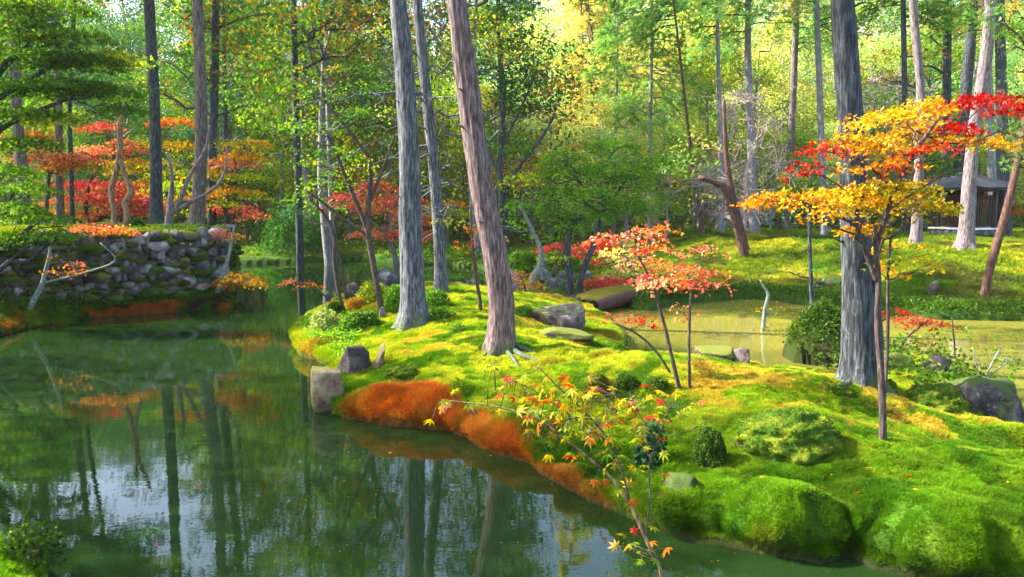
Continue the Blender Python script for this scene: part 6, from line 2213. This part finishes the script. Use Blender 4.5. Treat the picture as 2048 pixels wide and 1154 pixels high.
for (px, py, n_) in [(1110, 770, 14), (1040, 790, 14), (1170, 800, 16), (1100, 830, 14), (1230, 830, 16), (1210, 870, 10), (1290, 800, 10), (1340, 800, 7), (1010, 765, 6), (1250, 900, 6), (1240, 1085, 4), (1160, 870, 6), (1285, 860, 6)]:
    for q in range(n_):
        spots.append(at(px + rng.normal() * 34, py + rng.normal() * 17, Yf + rng.uniform(-.25, .3)))
every = np.vstack(allpts)
for s_ in spots[:290]:
    j = np.argmin(np.linalg.norm(every - s_, axis=1))
    a = every[j]
    if np.linalg.norm(a - s_) > .28:
        s_ = a + (s_ - a) * .28 / np.linalg.norm(a - s_)
    limb(pet, a, s_, .0022, .001, rng, 3, .1, 3)
    o = link('leaf', lm[rng.randint(len(lm))], sap)
    o.location = [float(v) for v in (s_ - so)]
    o.rotation_euler = (rng.normal() * .45 + .35, rng.normal() * .45, rng.uniform(0, 6.28))
    z_ = rng.uniform(.065, .108)
    o.scale = (z_, z_, z_)
link('twigs', pet.mesh('twigs', B_TWIG, so), sap)

# ---- fallen leaves, sticks
lf = [mesh_np('fallen_leaf', V7, T7, M_LEAF, np.tile(c, (len(V7), 1))) for c in ([.5, .02, .015], [.6, .10, .02], [.5, .3, .04])]
for k, (px, py, w_, lab) in enumerate([
    (1718, 991, 0, 'red leaf on the moss in the dip between the two front mounds'), (1815, 958, 0, 'red leaf on the shaded moss above the far right front mound'), (1836, 1003, 0, 'red leaf at the top of the far right front mound'),
    (1903, 1040, 0, 'red leaf on the right flank of the far right front mound'), (1702, 855, 0, 'red leaf on moss left of the slender dark maple'), (1748, 897, 0, 'red leaf at the foot of the slender dark maple'),
    (1650, 1004, 1, 'orange leaf on the brown ridge of the front mound'), (2005, 876, 0, 'red leaf near the ochre moss at the right edge'), (1488, 982, 1, 'orange leaf on moss right of the mossy front rock'),
    (1417, 834, 0, 'red leaf on moss above the barrel shaped shrub'), (1425, 872, 0, 'red leaf lying on the barrel shaped shrub'), (1163, 708, 1, 'orange leaf on the brown moss patch'), (1560, 905, 2, 'yellow leaf on the green moss mound')]):
    g_ = gy_(px, py)
    o = tag(link('fallen_leaf', lf[w_], loc=g_ + [0, 0, .022]), 'fallen ' + lab, 'leaf', 'fallen maple leaves on the moss')
    o.scale = (.075,) * 3
    o.rotation_euler = (rng.uniform(-.3, .3), rng.uniform(-.3, .3), rng.uniform(0, 6))
for k, (px, py, w_, lab) in enumerate([(398, 973, 0, 'red leaf floating upstream of the left water'), (317, 1088, 0, 'red leaf floating at the lower left'), (247, 989, 2, 'yellow green leaf floating left of the red one'),
                                       (780, 905, 2, 'tiny pale leaf floating below the rusty moss'), (410, 870, 2, 'small yellow leaf floating in the middle of the left pond'), (980, 910, 1, 'orange leaf floating near the island edge')]):
    g_ = onz(px, py, .004)
    o = tag(link('fallen_leaf', lf[w_], loc=g_), lab, 'leaf', 'floating maple leaves')
    o.scale = (.06,) * 3
    o.rotation_euler = (0, 0, rng.uniform(0, 6))
for k, (a, b_, lab) in enumerate([((1462, 884), (1508, 912), 'grey stick lying on moss right of the barrel shaped shrub'), ((1395, 858), (1340, 880), 'thin twig lying on moss left of the barrel shaped shrub'), ((1000, 708), (985, 740), 'short twig by the foot of the leaning trunk')]):
    A_ = gy_(*a) + [0, 0, .02]
    B_ = gy_(*b_) + [0, 0, .02]
    bb = Buf()
    limb(bb, A_, B_, .009, .004, rng, 5, .08, 6)
    tag(link('stick', bb.mesh('stick', B_TWIG, A_, True), loc=A_), lab, 'stick')
# surface roots of the leaning trunk and of the grey one
for tr, rts in ((TC, [[(1018, 702), (1045, 716), (1070, 724), (1095, 738)], [(1010, 706), (1030, 726), (1040, 742)], [(985, 704), (972, 712), (960, 716)], [(1022, 696), (1060, 706), (1080, 712)]]),
                (TD, [[(1700, 772), (1680, 776), (1668, 780)], [(1745, 776), (1765, 778), (1785, 776)]])):
    o3 = np.array(tr.location)
    for r_ in rts:
        P_ = np.array([gy_(*q) for q in r_])
        P_[:, 2] += np.linspace(.05, -.015, len(P_))
        link('root', trunk_mesh(P_, np.linspace(.045, .014, len(P_)), B_GREY, o3, 8, .2, sub=4), tr)

tot = sum(len(o.data.polygons) for o in bpy.data.objects if o.type == 'MESH')
uniq = sum(len(m.polygons) * (2 if m.name == 'ground' else 1) for m in bpy.data.meshes)
print('TRIS unique', uniq, 'all', tot)


hz_b = Buf()
box(hz_b, (0, 60, 17), (330, 150, 38))
hm, t_, out_ = nt('haze')
pv = N(t_, 'ShaderNodeVolumePrincipled')
pv.inputs['Color'].default_value = (.93, .96, .90, 1)
pv.inputs['Density'].default_value = .00025
pv.inputs['Anisotropy'].default_value = .2
L(t_, pv.outputs[0], out_.inputs['Volume'])
link('haze', hz_b.mesh('haze', hm), kind='stuff')
